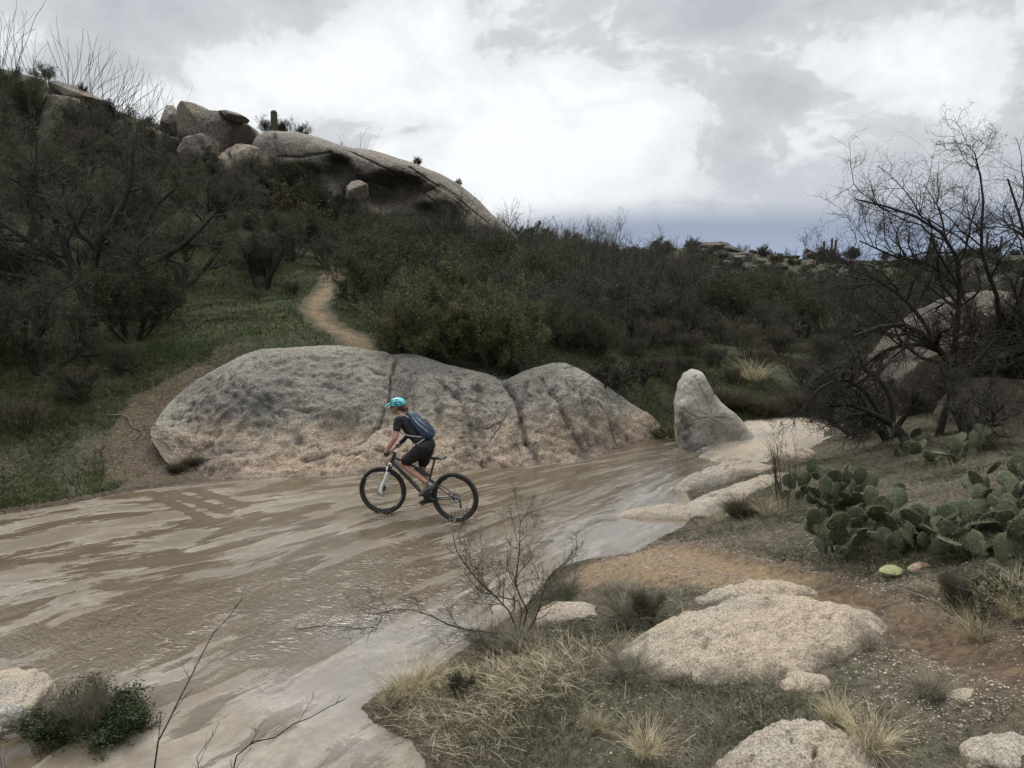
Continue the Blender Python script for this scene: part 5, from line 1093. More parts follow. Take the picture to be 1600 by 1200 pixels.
# grass clumps
TG = [k_tuft(s_, .36, 1400, .0045, .13, 1.0, M_STRAWG) for s_ in (1, 2)]; TS = [k_tuft(s_, .42, 380, .004, .10, .8, M_STRAW) for s_ in (3, 4)]; TGR = [k_tuft(s_, .26, 900, .005, .14, 1.1, M_GRASS) for s_ in (5, 6)]; TB = [k_tuft(7, .5, 2600, .006, .3, 1.1, M_BROWNL)]
def tuft(lab, u, v, z, kind, s, nm='grass_clump'):
    x, y, _ = G(u, v, z); single(nm, lab, 'grass clump', (x, y, gz(x, y) - .01), kind, R0.uniform(0, 6), s)
tuft('dense grey dead grass clump around the foot of the thorny shrub', 775, 1000, .3, TG[0], 1.15)
tuft('grey dead grass clump just below the thorny shrub', 815, 1018, .35, TG[1], .8)
tuft('tall straw-coloured grass clump at the very edge of the wet sand', 640, 1072, .12, TS[0], 1.15)
tuft('straw-coloured grass clump beside the tallest one on the sand edge', 675, 1062, .15, TS[1], .9)
tuft('short straw grass fringe low on the sandy point', 610, 1092, .1, TS[0], .7)
tuft('dark grey-green grass clump beside the tan soil at the water', 888, 915, .2, TG[1], .72)
tuft('green grass clump under the dark grey-green one', 895, 930, .25, TGR[0], .6)
tuft('straw grass clump growing on the thin pale slab', 1138, 938, .9, TS[1], .42)
tuft('dark dead grass heap between the squarish block and the dome', 985, 985, .45, TG[0], 1.1)
tuft('grey dead grass tuft behind the squarish block', 965, 948, .4, TG[1], .9)
tuft('grey brown grass tuft at the front edge of the dome', 985, 1062, .65, TG[0], .8)
tuft('dry grass bush between the two bottom boulders', 1360, 1165, 1.1, TS[0], .85)
tuft('dry grass clump above the loose angular stone', 1455, 1095, 1.15, TG[1], .55)
tuft('dry grass clump beside the bottom boulder', 1305, 1130, 1.05, TS[1], .6)
tuft('thin straw tuft by the bottom of the picture', 1010, 1185, .75, TS[0], .7)
tuft('thin straw tuft on bare soil at the bottom', 930, 1150, .6, TS[1], .55)
tuft('green sedge clump against the standing stone', 1040, 672, .15, TGR[0], 2.2)
tuft('yellowish sedge clump hanging over the water by the stone', 1055, 680, .1, TS[1], 1.3)
tuft('grass clump at the head of the bedrock shelf', 1200, 640, .4, TB[0], 1.1); tuft('brown grass clump behind the standing stone', 1145, 632, .5, TB[0], 1.2); tuft('brown grass clump under the drooping tree', 1255, 632, .5, TB[0], 1.2)
tuft('dry grass clump beyond the brown one behind the stone', 1175, 610, .6, TS[0], 2.0); tuft('grass clump on top of the gully bank', 1110, 620, .7, TB[0], 1.1)
tuft('dry grass clump around the base of the thin bare shrub', 1200, 820, .5, TS[1], .9); tuft('dry grass clump beside the tan slabs', 1120, 810, .3, TS[0], .7); tuft('brown grass clump between slab and cactus', 1165, 815, .4, TB[0], .7)
tuft('dry grass clump under the cholla', 1530, 985, 1.3, TS[0], .8); tuft('straw clump near the picture edge below the cholla', 1590, 960, 1.4, TS[1], .9); tuft('straw clump beside the trail bend', 1450, 940, 1.1, TS[0], .5)
for u_, v_, s_, lb in [(300, 722, .45, 'dark mossy clump low on the bank before the outcrop end'), (335, 715, .5, 'dark mossy clump against the pink foot of the outcrop'), (275, 728, .4, 'dark mossy clump nearest the fallen pale branch'), (372, 712, .35, 'small dark moss tuft in a fold of the outcrop foot')]: tuft(lb, u_, v_, .2, TB[0] if s_ != .5 else TGR[0], s_)
# bush in the bottom corner
bx, by, _ = G(148, 1138, .02)
BU = k_shrub(61, .50, 15000, M_BUSH, spread=1.1, stems=16, leafs=.020, up=.10, wl=.5)
plant('green_bush', 'low fresh green bush with dead grey tips standing in the wet sand', 'bush', (bx, by, -.04), BU, .3, (1.4, 1.15, .95))
tuft('upright grey dead grass clump rising from the green bush', 130, 1128, .1, k_tuft(8, .62, 1300, .004, .12, .40, M_STRAWG, .15), 1.1); tuft('drooping grey twig grass at the side of the green bush', 212, 1108, .02, TG[0], .75)
# long bare twigs in the lower left
def twig(name, lab, pts, r0, r1, seed, mat=None):
    mat = mat or M_BARK; r0 = r0 * .7; r1 = r1 * .7
    rng = np.random.RandomState(seed); A = np.stack([crom(np.array(pts), 16)]); A[:, 1:-1] += rng.normal(size=A[:, 1:-1].shape) * .006; RA = limb_r(A[0], r0, r1)[None]
    g = continue_tree(rng, A, RA, np.array([.28]), [dict(nc=9, t0=.2, ang=(.5, 1.), lr=(.2, .9), rr=.6, n=3, wig=.15, up=.05, rmin=.002), dict(nc=2, t0=.2, ang=(.5, 1.), lr=(.2, .6), rr=.7, n=2, wig=.15, up=.05, rmin=.0015)])
    V, F = tubes(g, (6, 4, 3)); tag(obj(name, mesh_data(name, V, F, (mat,))), lab, 'twig')
def gp_(u, v, y): p = Wp(u, v, y); return p
def root_of(u, y): x = ux(u, y); return np.array([x, y, gz(x, y) - .03])
twig('bare_twig', 'longest bare twig slanting up over the wet sand', [root_of(215, 3.9), gp_(240, 1195, 4.0), gp_(276, 1105, 4.2), gp_(330, 1000, 4.5), gp_(379, 934, 4.7)], .011, .003, 1)
twig('bare_twig', 'bare twig stretching sideways low along the picture edge', [root_of(330, 3.6), gp_(365, 1196, 3.7), gp_(430, 1150, 3.8), gp_(485, 1120, 3.9), gp_(540, 1092, 4.0)], .009, .0025, 2)
twig('bare_twig', 'short bare twig standing between the two long ones', [root_of(290, 3.7), gp_(308, 1198, 3.8), gp_(325, 1165, 3.9), gp_(343, 1128, 4.0)], .006, .002, 3)
twig('bare_twig', 'thin dead stalk crossing in front of the green bush', [root_of(-60, 4.0), gp_(0, 1165, 4.1), gp_(45, 1110, 4.3), gp_(125, 1090, 4.5)], .007, .002, 4, M_TWIGG)
# fallen pale branch on the left bank
bp = [Wp(u, v, y) for u, v, y in [(165, 640, 16.6), (195, 632, 16.7), (207, 650, 16.3), (222, 656, 16.2), (208, 678, 15.8)]]
bp = [np.array([p[0], p[1], gz(p[0], p[1]) + .04]) for p in bp]
twig('dead_branch', 'pale dead branch lying on the soil at the end of the outcrop', bp, .030, .012, 7, M_TWIGG)
bp = [G(u, v, .03) for u, v in [(1180, 838), (1120, 842), (1075, 840), (1040, 842)]]; bp = [np.array([p[0], p[1], max(gz(p[0], p[1]), .0) + .03]) for p in bp]
twig('driftwood', 'dark stick of driftwood lying on the bank above the water bend', bp, .016, .007, 8)
bp = [G(u, v, 0) + np.array([0, 0, .02]) for u, v in [(460, 985), (520, 982), (600, 985)]]
twig('driftwood', 'thin dark stick stranded on the wet sand near the middle', bp, .008, .004, 9)
# low green shrublet by the rocks
for u, v, z, s, lab in [(1010, 990, .5, .30, 'small dark shrublet behind the grass heap'), (720, 1085, .2, .22, 'small green herb on the sandy point'), (1500, 965, 1.2, .3, 'low twiggy shrublet beside the cholla')]:
    x, y, _ = G(u, v, z); plant('shrublet', lab, 'shrub', (x, y, gz(x, y) - .02), SHB[0], 1.0, s)

# ---- grass and ground litter (uncountable)
def scatter(n, box, dens, seed):
    rng = np.random.RandomState(seed); out = []
    while sum(map(len, out)) < n:
        x = rng.uniform(box[0], box[1], 20000); y = rng.uniform(box[2], box[3], 20000); k = dens(x, y, rng) > rng.uniform(0, 1, 20000); out.append(np.stack([x[k], y[k]], -1))
    P = np.concatenate(out)[:n]; return np.c_[P, hgt(P[:, 0], P[:, 1])], rng
def field(name, n, box, dens, seed, h, w, lean, mat, lab, curve=.4):
    P, rng = scatter(n, box, dens, seed); a = rng.uniform(0, 6.28, n); ln = rng.uniform(.1, 1, n) * lean
    D = norm(np.stack([np.cos(a) * ln, np.sin(a) * ln, np.ones(n)], -1)); L = h * rng.uniform(.4, 1.3, n) * (1 + .5 * fbm(P * 1.5, 2))
    V, F = blades(rng, P - np.array([0, 0, .01]), D, L, w, curve, 2); o = obj(name, mesh_data(name, V, F, (mat,), False)); tag(o, lab, 'grass', kind='stuff')
def out_stream(x, y, m=.05):
    return (~inside(x, y, STREAM)) & (seg_dist(x, y, STREAM, True) > m)
DOMES = [(G(1165, 1000, .88)[:2], 1.02, .64), (G(1178, 921, .84)[:2], .5, .17), (G(1235, 1190, 1.0)[:2], .44, .34), (G(900, 968, .28)[:2], .4, .28), (G(1275, 685, .15)[:2], 2.3, 2.4), (G(1150, 746, .12)[:2], 1.0, .35), (G(1590, 1182, 1.2)[:2], .3, .24)]
def off_rocks(x, y):
    k = np.ones(x.shape, bool)
    for c, a, b_ in DOMES: k &= ((x - c[0]) / a) ** 2 + ((y - c[1]) / b_) ** 2 > 1
    return k
def pn3(x, y, s, o=0): return fbm(np.stack([x * s, y * s, 0 * x + o], -1), 3)
PT = G(780, 1080, .3)[:2]
def d_near(x, y, rng): return out_stream(x, y) * off_rocks(x, y) * (seg_dist(x, y, TR1) > .38) * ~inside(x, y, TAN) * np.clip(.25 + 1.4 * pn3(x, y, 1.2), 0, 1)
def d_green(x, y, rng): return out_stream(x, y) * off_rocks(x, y) * (seg_dist(x, y, TR1) > .35) * ~inside(x, y, TAN) * np.clip(.15 + 1.8 * pn3(x, y, .9, 7), 0, 1)
def d_point(x, y, rng): return out_stream(x, y) * off_rocks(x, y) * np.exp(-(((x - PT[0]) / .75) ** 2 + ((y - PT[1]) / .55) ** 2))
field('short_green_grass', 120000, (-1.2, 8, 3.9, 14), d_green, 1, .06, .0042, 1.0, M_GRASS, 'short green grass between the rocks of the near bank')
field('dry_grass', 80000, (-1.2, 8, 3.9, 14), d_near, 2, .12, .0030, 1.5, M_STRAWG, 'dry grey grass and litter over the near bank', .6)
def d_rim(x, y, rng):
    k = np.zeros(x.shape)
    for c, a, b_ in (DOMES[0], DOMES[1], DOMES[2], DOMES[3], DOMES[6]): q_ = np.sqrt(((x - c[0]) / a) ** 2 + ((y - c[1]) / b_) ** 2); k = np.maximum(k, np.exp(-((q_ - 1.08) / .14) ** 2))
    return k * out_stream(x, y) * np.clip(.5 + 1.5 * pn3(x, y, 2.2, 9), 0, 1)
field('ground_straw', 3600, (-1.0, 8, 4.0, 13), d_near, 13, .15, .0034, 4.0, M_STRAW, 'pale fallen stems strewn over the near bank', .25)
field('rim_grass', 16000, (-1.0, 5, 4.0, 9), d_rim, 12, .10, .0032, 1.3, M_STRAWG, 'dry grass fringing the near granite rocks', .5)
field('fallen_straw', 3400, (-1.6, 1.6, 4.8, 8), d_point, 3, .22, .0042, 3.2, M_STRAW, 'fallen pale straw criss-crossing the sandy point', .3)
field('point_grass', 20000, (-1.6, 1.6, 4.8, 8), d_point, 4, .09, .0035, 1.2, M_STRAWG, 'green and dark grass of the sandy point')
def d_lawn(x, y, rng): 
    u, v = (x / y * FPX / cp + 800), 0
    return np.clip(.75 + pn3(x, y, .6) * .8, 0, 1) * (seg_dist(x, y, TR2) > .42 + .4 * np.abs(pn3(x, y, 2.5))) * (x < -2.5)
field('hillside_grass', 130000, (-17, -3, 18.5, 36), d_lawn, 5, .12, .014, .8, M_LAWN, 'green grass carpeting the slope beside the dirt path')
def d_bank(x, y, rng): return out_stream(x, y, .15) * np.clip(.4 + 1.2 * pn3(x, y, .8), 0, 1) * (~inside(x, y, PINK))
field('bank_grass', 45000, (-13, -7.2, 12.5, 20), d_bank, 6, .16, .012, 1.1, M_GRASS, 'dark green grass of the shaded far bank')
def d_gully(x, y, rng): return out_stream(x, y, .15) * np.clip(.2 + 1.6 * pn3(x, y, .5, 4), 0, 1)
field('gully_grass', 80000, (-1, 14, 18.8, 34), d_gully, 7, .24, .010, 1.1, M_BROWNL, 'dry brown grass of the gully behind the standing stone')
def d_lawn2(x, y, rng): return out_stream(x, y, .15) * np.clip(.7 + pn3(x, y, .8, 4), 0, 1)
field('valley_grass', 90000, (-3, 7, 19.0, 28), d_lawn2, 8, .12, .014, .8, M_GRASS, 'dark green grass under the shrubs behind the outcrop')
# pebbles
def pebble_field(name, n, box, dens, seed, s, mat, lab):
    P, rng = scatter(n, box, dens, seed); Vi, Fi = ico(1); n_ = len(P); sc = (s * rng.uniform(.3, 1.3, n_) ** 1.6)[:, None, None] * rng.uniform(.6, 1.2, (n_, 1, 3)) * np.array([1, 1, .6])
    V = (Vi[None] * (1 + .25 * rng.normal(size=(n_, len(Vi), 1))) * sc + P[:, None]).reshape(-1, 3); F = (Fi[None] + (np.arange(n_) * len(Vi))[:, None, None]).reshape(-1, 3)
    tag(obj(name, mesh_data(name, V, F, (mat,), False)), lab, 'gravel', kind='stuff')
m, t, b = material('pale_quartz_pebble'); g = t.new('ShaderNodeNewGeometry').outputs['Position']
t.put(b.inputs['Base Color'], t.ramp(t.noise(g, 45, 1, .5), [(.3, (.08, .062, .045)), (.5, (.19, .15, .115)), (.7, (.36, .31, .25))])); b.inputs['Roughness'].default_value = .7
M_PEB = m
def d_peb(x, y, rng): return out_stream(x, y) * off_rocks(x, y) * np.clip(.15 + 1.2 * np.exp(-((seg_dist(x, y, TR1) - .45) / .35) ** 2) + .7 * pn3(x, y, 1.1, 3), 0, 1) * np.where(seg_dist(x, y, TR1) < .25, .15, 1)
pebble_field('gravel', 24000, (.3, 6.5, 4.3, 12), d_peb, 1, .0085, M_PEB, 'pale quartz gravel scattered beside the dirt trail')
def d_peb2(x, y, rng): return out_stream(x, y, .0) * np.clip(inside(x, y, PINK) * .25, 0, 1)
pebble_field('bank_gravel', 900, (-12, -5.5, 13, 19), d_peb2, 2, .014, M_PEB, 'gravel on the pinkish soil at the end of the outcrop')

# ================================================================== BICYCLE AND RIDER
# local frame: x forward, y to the rider's left, z up; origin on the ground under the rear axle
ORG = G(711.5, 813.5, 0.0); ORG[2] = -.012
HEAD_ = math.atan2(math.sin(rad(18)), -math.cos(rad(18)))
M_BLK = simple_mat('black_frame_paint', (.018, .018, .020), .35, 0, .5, .2, 20)
M_RUB = simple_mat('muddy_tyre_rubber', (.022, .020, .018), .8, 0, .3, .5, 60, .3)
M_MET = simple_mat('worn_alloy', (.42, .42, .43), .35, 1., .5, .1, 40)
M_DKM = simple_mat('dark_steel', (.07, .07, .075), .4, .9, .5, .2, 40)
M_WHT = simple_mat('white_fork_paint', (.66, .66, .64), .35, 0, .5, .12, 15)
M_RIM = simple_mat('black_alloy_rim', (.03, .03, .032), .4, .3, .5, .2, 30)
M_DEC = simple_mat('white_rim_print', (.6, .6, .6), .5)
M_SKIN = simple_mat('sun_tanned_skin', (.29, .155, .108), .55, 0, .4, .12, 9)
M_TEE = simple_mat('black_jersey_knit', (.014, .014, .016), .85, 0, .25, .3, 25, .3)
M_SHO = simple_mat('black_cycling_shorts', (.010, .010, .011), .75, 0, .3, .3, 18, .4)
M_GRYP = simple_mat('grey_piping', (.30, .32, .34), .6)
M_SHOE = simple_mat('grey_green_shoe', (.075, .095, .085), .7, 0, .3, .3, 40)
M_SOLE = simple_mat('dark_shoe_sole', (.02, .02, .02), .8)
M_HEL = simple_mat('turquoise_helmet_shell', (.07, .40, .45), .3, 0, .5, .05, 10)
M_VNT = simple_mat('black_vent_foam', (.012, .014, .016), .8)
M_PACK = simple_mat('navy_blue_pack_fabric', (.020, .042, .075), .7, 0, .35, .25, 22, .4)
M_PACKD = simple_mat('dark_slate_pack_fabric', (.020, .028, .045), .75, 0, .3, .3, 30, .4)
M_HAIR = simple_mat('brown_hair', (.055, .028, .015), .6, 0, .4, .4, 60, .5)
M_ORG = simple_mat('orange_glove_cuff', (.62, .13, .04), .6)
M_BLKP = simple_mat('black_plastic', (.02, .02, .021), .5)

def zmap(V, par, name=''):
    V = np.array(V, float); n = par.name if par is not None else ''
    if n.startswith('wheel'): return V
    if n.startswith('fork'): V[:, 2] = np.where(V[:, 2] > 0, V[:, 2] * .925, V[:, 2])
    elif n.startswith('handlebar'): V[:, 2] *= .925
    else: V[:, 2] = np.where(V[:, 2] > .37, .37 + (V[:, 2] - .37) * .925, V[:, 2])
    return V
def T_(pts, r, k=10, caps=True):
    A = np.array(pts, float)[None]; RA = np.broadcast_to(np.array(r, float), (len(pts),))[None] if np.ndim(r) else np.full((1, len(pts)), float(r))
    V, F = tubes([(A, RA)], (k,)); F = [F]
    if caps: n = len(pts); F.append(np.array([list(range(k))[::-1]])); F.append(np.array([list(range((n - 1) * k, n * k))]))
    return V, F
def join(items):
    Vs, q4, off, by = [], {}, 0, {}
    for V, F in items:
        for f in (F if isinstance(F, list) else [F]): by.setdefault(f.shape[1], []).append(f + off)
        Vs.append(V); off += len(V)
    return np.concatenate(Vs), [np.concatenate(x) for x in by.values()]
def ring(R, prof, n=72, c=(0, 0, 0)):
    """revolve profile [(dr, y)] about the Y axis at radius R"""
    a = np.arange(n) * 2 * math.pi / n; pr = np.array(prof); m_ = len(pr)
    Rr = R + pr[:, 0]; V = np.stack([np.cos(a)[:, None] * Rr, np.broadcast_to(pr[:, 1], (n, m_)), np.sin(a)[:, None] * Rr], -1).reshape(-1, 3) + np.array(c)
    i, j = np.meshgrid(np.arange(n), np.arange(m_), indexing='ij'); i2 = (i + 1) % n; j2 = (j + 1) % m_
    return V, np.stack([i * m_ + j, i * m_ + j2, i2 * m_ + j2, i2 * m_ + j], -1).reshape(-1, 4)
def discy(r, y0, y1, n=32, c=(0, 0, 0)):
    a = np.arange(n) * 2 * math.pi / n; V = np.concatenate([np.stack([np.cos(a) * r, np.full(n, y0), np.sin(a) * r], -1), np.stack([np.cos(a) * r, np.full(n, y1), np.sin(a) * r], -1)]) + np.array(c)
    i = np.arange(n); return V, [np.stack([i, (i + 1) % n, (i + 1) % n + n, i + n], -1), np.array([list(range(n))[::-1]]), np.array([list(range(n, 2 * n))])]
def part(name, items, mat, parent, smooth=True, label=None):
    V, F = join(items); V = zmap(V, parent); o = obj(name, mesh_data(name, V, F, (mat,), smooth), parent=parent)
    if smooth:
        try: o.data.set_sharp_from_angle(angle=rad(40))
        except Exception: pass
    if label: o['label'] = label
    return o
bike = bpy.data.objects.new('mountain_bike', None); COL.objects.link(bike)
bike.location = tuple(ORG); bike.rotation_euler = (0, 0, HEAD_); bike.scale = (1.085,) * 3
tag(bike, 'black mountain bike with a white suspension fork rolling through the shallow stream', 'bicycle')
BB = np.array([.45, 0, .31]); RA_ = np.array([0, 0, .37]); FA = np.array([1.185, 0, .37]); HB = np.array([1.032, 0, .835]); HT = np.array([.975, 0, .99]); STt = np.array([.392, 0, .70])
def wheel(loc, steer, front):
    w = obj('wheel', mesh_data('wheel', *join([discy(.022, -.05, .05, 16), discy(.034, -.034, -.028, 20), discy(.034, .028, .034, 20)]), (M_DKM,)), parent=bike)
    w.location = tuple(loc); w.rotation_euler = (0, rad(17 if front else 40), steer)
    n = 144; a = np.arange(n) * 2 * math.pi / n; m_ = 14; b_ = np.arange(m_) * 2 * math.pi / m_
    A_, B_ = np.meshgrid(a, b_, indexing='ij'); mr = .0275 + .004 * (np.cos(B_) > .2) * ((np.arange(n)[:, None] + (np.arange(m_)[None] // 2)) % 2)
    Rr = .341 + np.cos(B_) * mr; V = np.stack([np.cos(A_) * Rr, np.sin(B_) * mr, np.sin(A_) * Rr], -1).reshape(-1, 3); i, j = np.meshgrid(np.arange(n), np.arange(m_), indexing='ij')
    F = np.stack([i * m_ + j, i * m_ + (j + 1) % m_, ((i + 1) % n) * m_ + (j + 1) % m_, ((i + 1) % n) * m_ + j], -1).reshape(-1, 4)
    part('tyre', [(V, F)], M_RUB, w)
    part('rim', [ring(.305, [(-.014, -.010), (-.014, .010), (.012, .015), (.012, -.015)], 96)], M_RIM, w)
    # white lettering blocks printed on the rim, too small to read
    it = []
    for a0 in ((.9, 1.5), (3.6, 4.35)) if front else ((1.9, 2.3), (5.0, 5.4)):
        k = 0
        while a0[0] + k * .075 < a0[1]:
            for y in (-.0152, .0152):
                aa = np.array([0, .045]) + a0[0] + k * .075; V = []
                for q_ in (.296, .309):
                    for x_ in aa: V.append([math.cos(x_) * q_, y * (1 if q_ > .3 else .86), math.sin(x_) * q_])
                it.append((np.array(V), np.array([[0, 1, 3, 2]])))
            k += 1
    part('rim_print', it, M_DEC, w, False)
    it = []
    for k in range(28):
        a0 = k * 2 * math.pi / 28; a1 = a0 + (.85 if k % 4 < 2 else -.85); y = .030 if k % 2 else -.030
        it.append(T_([(math.cos(a1) * .032, y, math.sin(a1) * .032), (math.cos(a0) * .295, 0, math.sin(a0) * .295)], .0013, 4, False))
    part('spokes', it, M_DKM, w)
    V1 = ring(.078, [(-.010, .046), (-.010, .048), (.010, .048), (.010, .046)], 48); it = [V1]
    for k in range(6): a0 = k * math.pi / 3; it.append(T_([(math.cos(a0) * .02, .047, math.sin(a0) * .02), (math.cos(a0 + .4) * .07, .047, math.sin(a0 + .4) * .07)], .0035, 4))
    part('brake_disc', it, M_MET, w)
    return w
STEER = rad(9)
wheel(RA_, 0, False); wheel(FA + np.array([0, 0, 0]), STEER, True)
L_ = lambda p, y: (p[0], y, p[2])
part('frame', [T_([HB + np.array([.006, 0, -.015]), HT], .026, 14), T_([(.985, 0, .945), (.70, 0, .84), (.40, 0, .70)], [.024, .020, .018], 12), T_([(1.018, 0, .872), (.74, 0, .60), tuple(BB)], [.030, .029, .027], 12), T_([BB, (.42, 0, .52), STt], [.022, .019, .018], 12),
     discy(.032, -.045, .045, 20, BB), T_([L_(BB + .01, .03), (.30, .055, .325), (.0, .066, .37)], [.016, .013, .011], 8), T_([L_(BB + .01, -.03), (.30, -.055, .325), (.0, -.066, .37)], [.016, .013, .011], 8),
     T_([(.405, .03, .615), (.30, .05, .555), (.0, .066, .38)], [.012, .010, .009], 8), T_([(.405, -.03, .615), (.30, -.05, .555), (.0, -.066, .38)], [.012, .010, .009], 8), T_([(.42, 0, .60), (.36, 0, .605), (.33, 0, .58)], .02, 8),
     T_([(.40, .028, .66), (.30, .045, .60), (.20, .06, .51)], .008, 6), T_([(.66, 0, .82), (.52, 0, .56)], .009, 6)], M_BLK, bike)
part('rear_shock', [T_([(.62, 0, .775), (.50, 0, .715)], .022, 12), T_([(.52, 0, .725), (.42, 0, .67)], .012, 10)], M_DKM, bike)
part('headset', [discy(.001, 0, .001, 6), T_([HT, HT + (HT - HB) * .12], .021, 12), T_([HB - (HT - HB) * .06, HB - (HT - HB) * .12], .027, 12)], M_DKM, bike)
fk = bpy.data.objects.new('fork', None); COL.objects.link(fk); fk.parent = bike; fk.location = tuple(FA); fk.rotation_euler = (0, 0, STEER)
cr = HB - (HT - HB) * .12 - FA; 
part('crown', [T_([(cr[0], -.075, cr[2]), (cr[0], 0, cr[2] + .012), (cr[0], .075, cr[2])], [.028, .032, .028], 10)], M_WHT, fk)
for s in (1, -1): part('stanchion', [T_([(cr[0], s * .066, cr[2] + .02), (cr[0] * .68, s * .066, cr[2] * .66)], .0165, 12)], M_DKM, fk)
low = []
for s in (1, -1): low.append(T_([(cr[0] * .74, s * .066, cr[2] * .74), (cr[0] * .4 + .003, s * .066, cr[2] * .42), (.012, s * .068, .05), (0, s * .068, -.025)], [.030, .026, .026, .021], 12))
low.append(T_([(cr[0] * .72 - .012, .066, cr[2] * .72), (cr[0] * .80 + .030, .045, cr[2] * .84), (cr[0] * .80 + .034, 0, cr[2] * .87), (cr[0] * .80 + .030, -.045, cr[2] * .84), (cr[0] * .72 - .012, -.066, cr[2] * .72)], .013, 8))
part('lower_legs', low, M_WHT, fk)
part('brake_caliper', [T_([(-.045, .055, .05), (-.055, .055, .10)], .018, 8)], M_BLKP, fk)
part('stem', [T_([HT + (HT - HB) * .1, HT + (HT - HB) * .26], .022, 12), T_([HT + (HT - HB) * .18, (1.035, 0, 1.035)], .018, 12)], M_BLKP, bike)
hb = bpy.data.objects.new('handlebar', None); COL.objects.link(hb); hb.parent = bike; hb.location = (1.035, 0, .37 + (1.035 - .37) * .925); hb.rotation_euler = (0, 0, STEER)
part('bar', [T_([(-.045, .35, .022), (-.030, .22, .020), (0, .07, .0), (0, -.07, 0), (-.030, -.22, .020), (-.045, -.35, .022)], [.0115, .0125, .0155, .0155, .0125, .0115], 10)], M_BLKP, hb)
for s in (1, -1):
    part('grip', [T_([(-.045, s * .365, .022), (-.035, s * .245, .021)], .0165, 12)], M_RUB, hb)
    part('brake_lever', [T_([(-.02, s * .215, .02), (.02, s * .22, .0), (.045, s * .27, -.012), (.035, s * .33, -.03)], [.012, .009, .006, .004], 8), T_([(-.03, s * .20, .02), (-.015, s * .17, .03)], .013, 8)], M_DKM, hb)
part('cable', [T_(list(crom(np.array(p), 14)), .0028, 5) for p in ([(1.06, .17, 1.05), (1.13, .12, 1.02), (1.12, .05, .90), (1.06, .07, .72), (1.15, .085, .46)], [(1.06, -.17, 1.05), (1.12, -.08, 1.0), (1.07, -.03, .90), (.97, -.03, .86), (.60, -.03, .50)], [(1.05, .16, 1.05), (1.11, .02, .98), (1.04, .04, .88), (.9, .03, .80)])], M_BLKP, bike)
part('seatpost', [T_([STt - np.array([-.01, 0, .06]), (.318, 0, .965)], .0155, 12), T_([(.29, 0, .972), (.345, 0, .965)], .014, 8)], M_DKM, bike)
s_ = np.linspace(0, 1, 14); wdt = np.interp(s_, [0, .15, .4, .7, 1], [.060, .072, .042, .022, .014]); zc = np.interp(s_, [0, .2, .6, 1], [1.005, 1.0, .99, .982]); an = np.arange(12) * 2 * math.pi / 12
V = np.stack([np.broadcast_to((.155 + s_ * .26)[:, None], (14, 12)), wdt[:, None] * np.cos(an), zc[:, None] + np.where(np.sin(an) > 0, .014, .030) * np.sin(an)], -1).reshape(-1, 3); i, j = np.meshgrid(np.arange(13), np.arange(12), indexing='ij')
part('saddle', [(V, [np.stack([i * 12 + j, (i + 1) * 12 + j, (i + 1) * 12 + (j + 1) % 12, i * 12 + (j + 1) % 12], -1).reshape(-1, 4), np.array([list(range(12))]), np.array([list(range(13 * 12, 14 * 12))[::-1]])]), T_([(.20, .02, .975), (.36, .02, .965)], .004, 5), T_([(.20, -.02, .975), (.36, -.02, .965)], .004, 5)], M_BLKP, bike)
PN = np.array([.345, 0, .445]); PF = 2 * BB - PN
cs_ = part('crankset', [T_([L_(BB, .055), L_(BB, .07), L_(PN, .085)], [.02, .018, .013], 8), T_([L_(BB, -.055), L_(BB, -.07), L_(PF, -.085)], [.02, .018, .013], 8), ring(.072, [(-.012, -.052), (-.012, -.048), (.012, -.048), (.012, -.052)], 40, BB)], M_DKM, bike)
for P_, s in ((PN, 1), (PF, -1)):
    part('pedal', [T_([L_(P_, s * .085), L_(P_, s * .16)], .008, 8)] + [T_([(P_[0] - .045, s * y, P_[2] + .03), (P_[0] + .045, s * y, P_[2] - .03)], .009, 6) for y in (.10, .155)], M_DKM, cs_)
ch = [(BB[0], -.05, BB[2] + .074), (.0, -.05, .37 + .05)]; ch2 = [(BB[0], -.05, BB[2] - .074), (-.03, -.055, .205), (-.06, -.055, .24), (-.045, -.055, .30)]
part('chain', [T_(ch, .005, 5), T_(ch2, .005, 5)], M_DKM, bike)
part('cassette', [discy(r, y, y + .003, 28, RA_) for r, y in ((.062, -.040), (.055, -.044), (.047, -.048), (.038, -.052), (.030, -.056))], M_MET, bike)
part('rear_derailleur', [T_([(-.01, -.07, .36), (-.045, -.075, .32), (-.05, -.07, .29)], .013, 8), T_([(-.05, -.06, .30), (-.068, -.06, .215)], .012, 8), discy(.018, -.062, -.052, 14, (-.05, 0, .295)), discy(.018, -.062, -.052, 14, (-.066, 0, .215))], M_BLKP, bike)

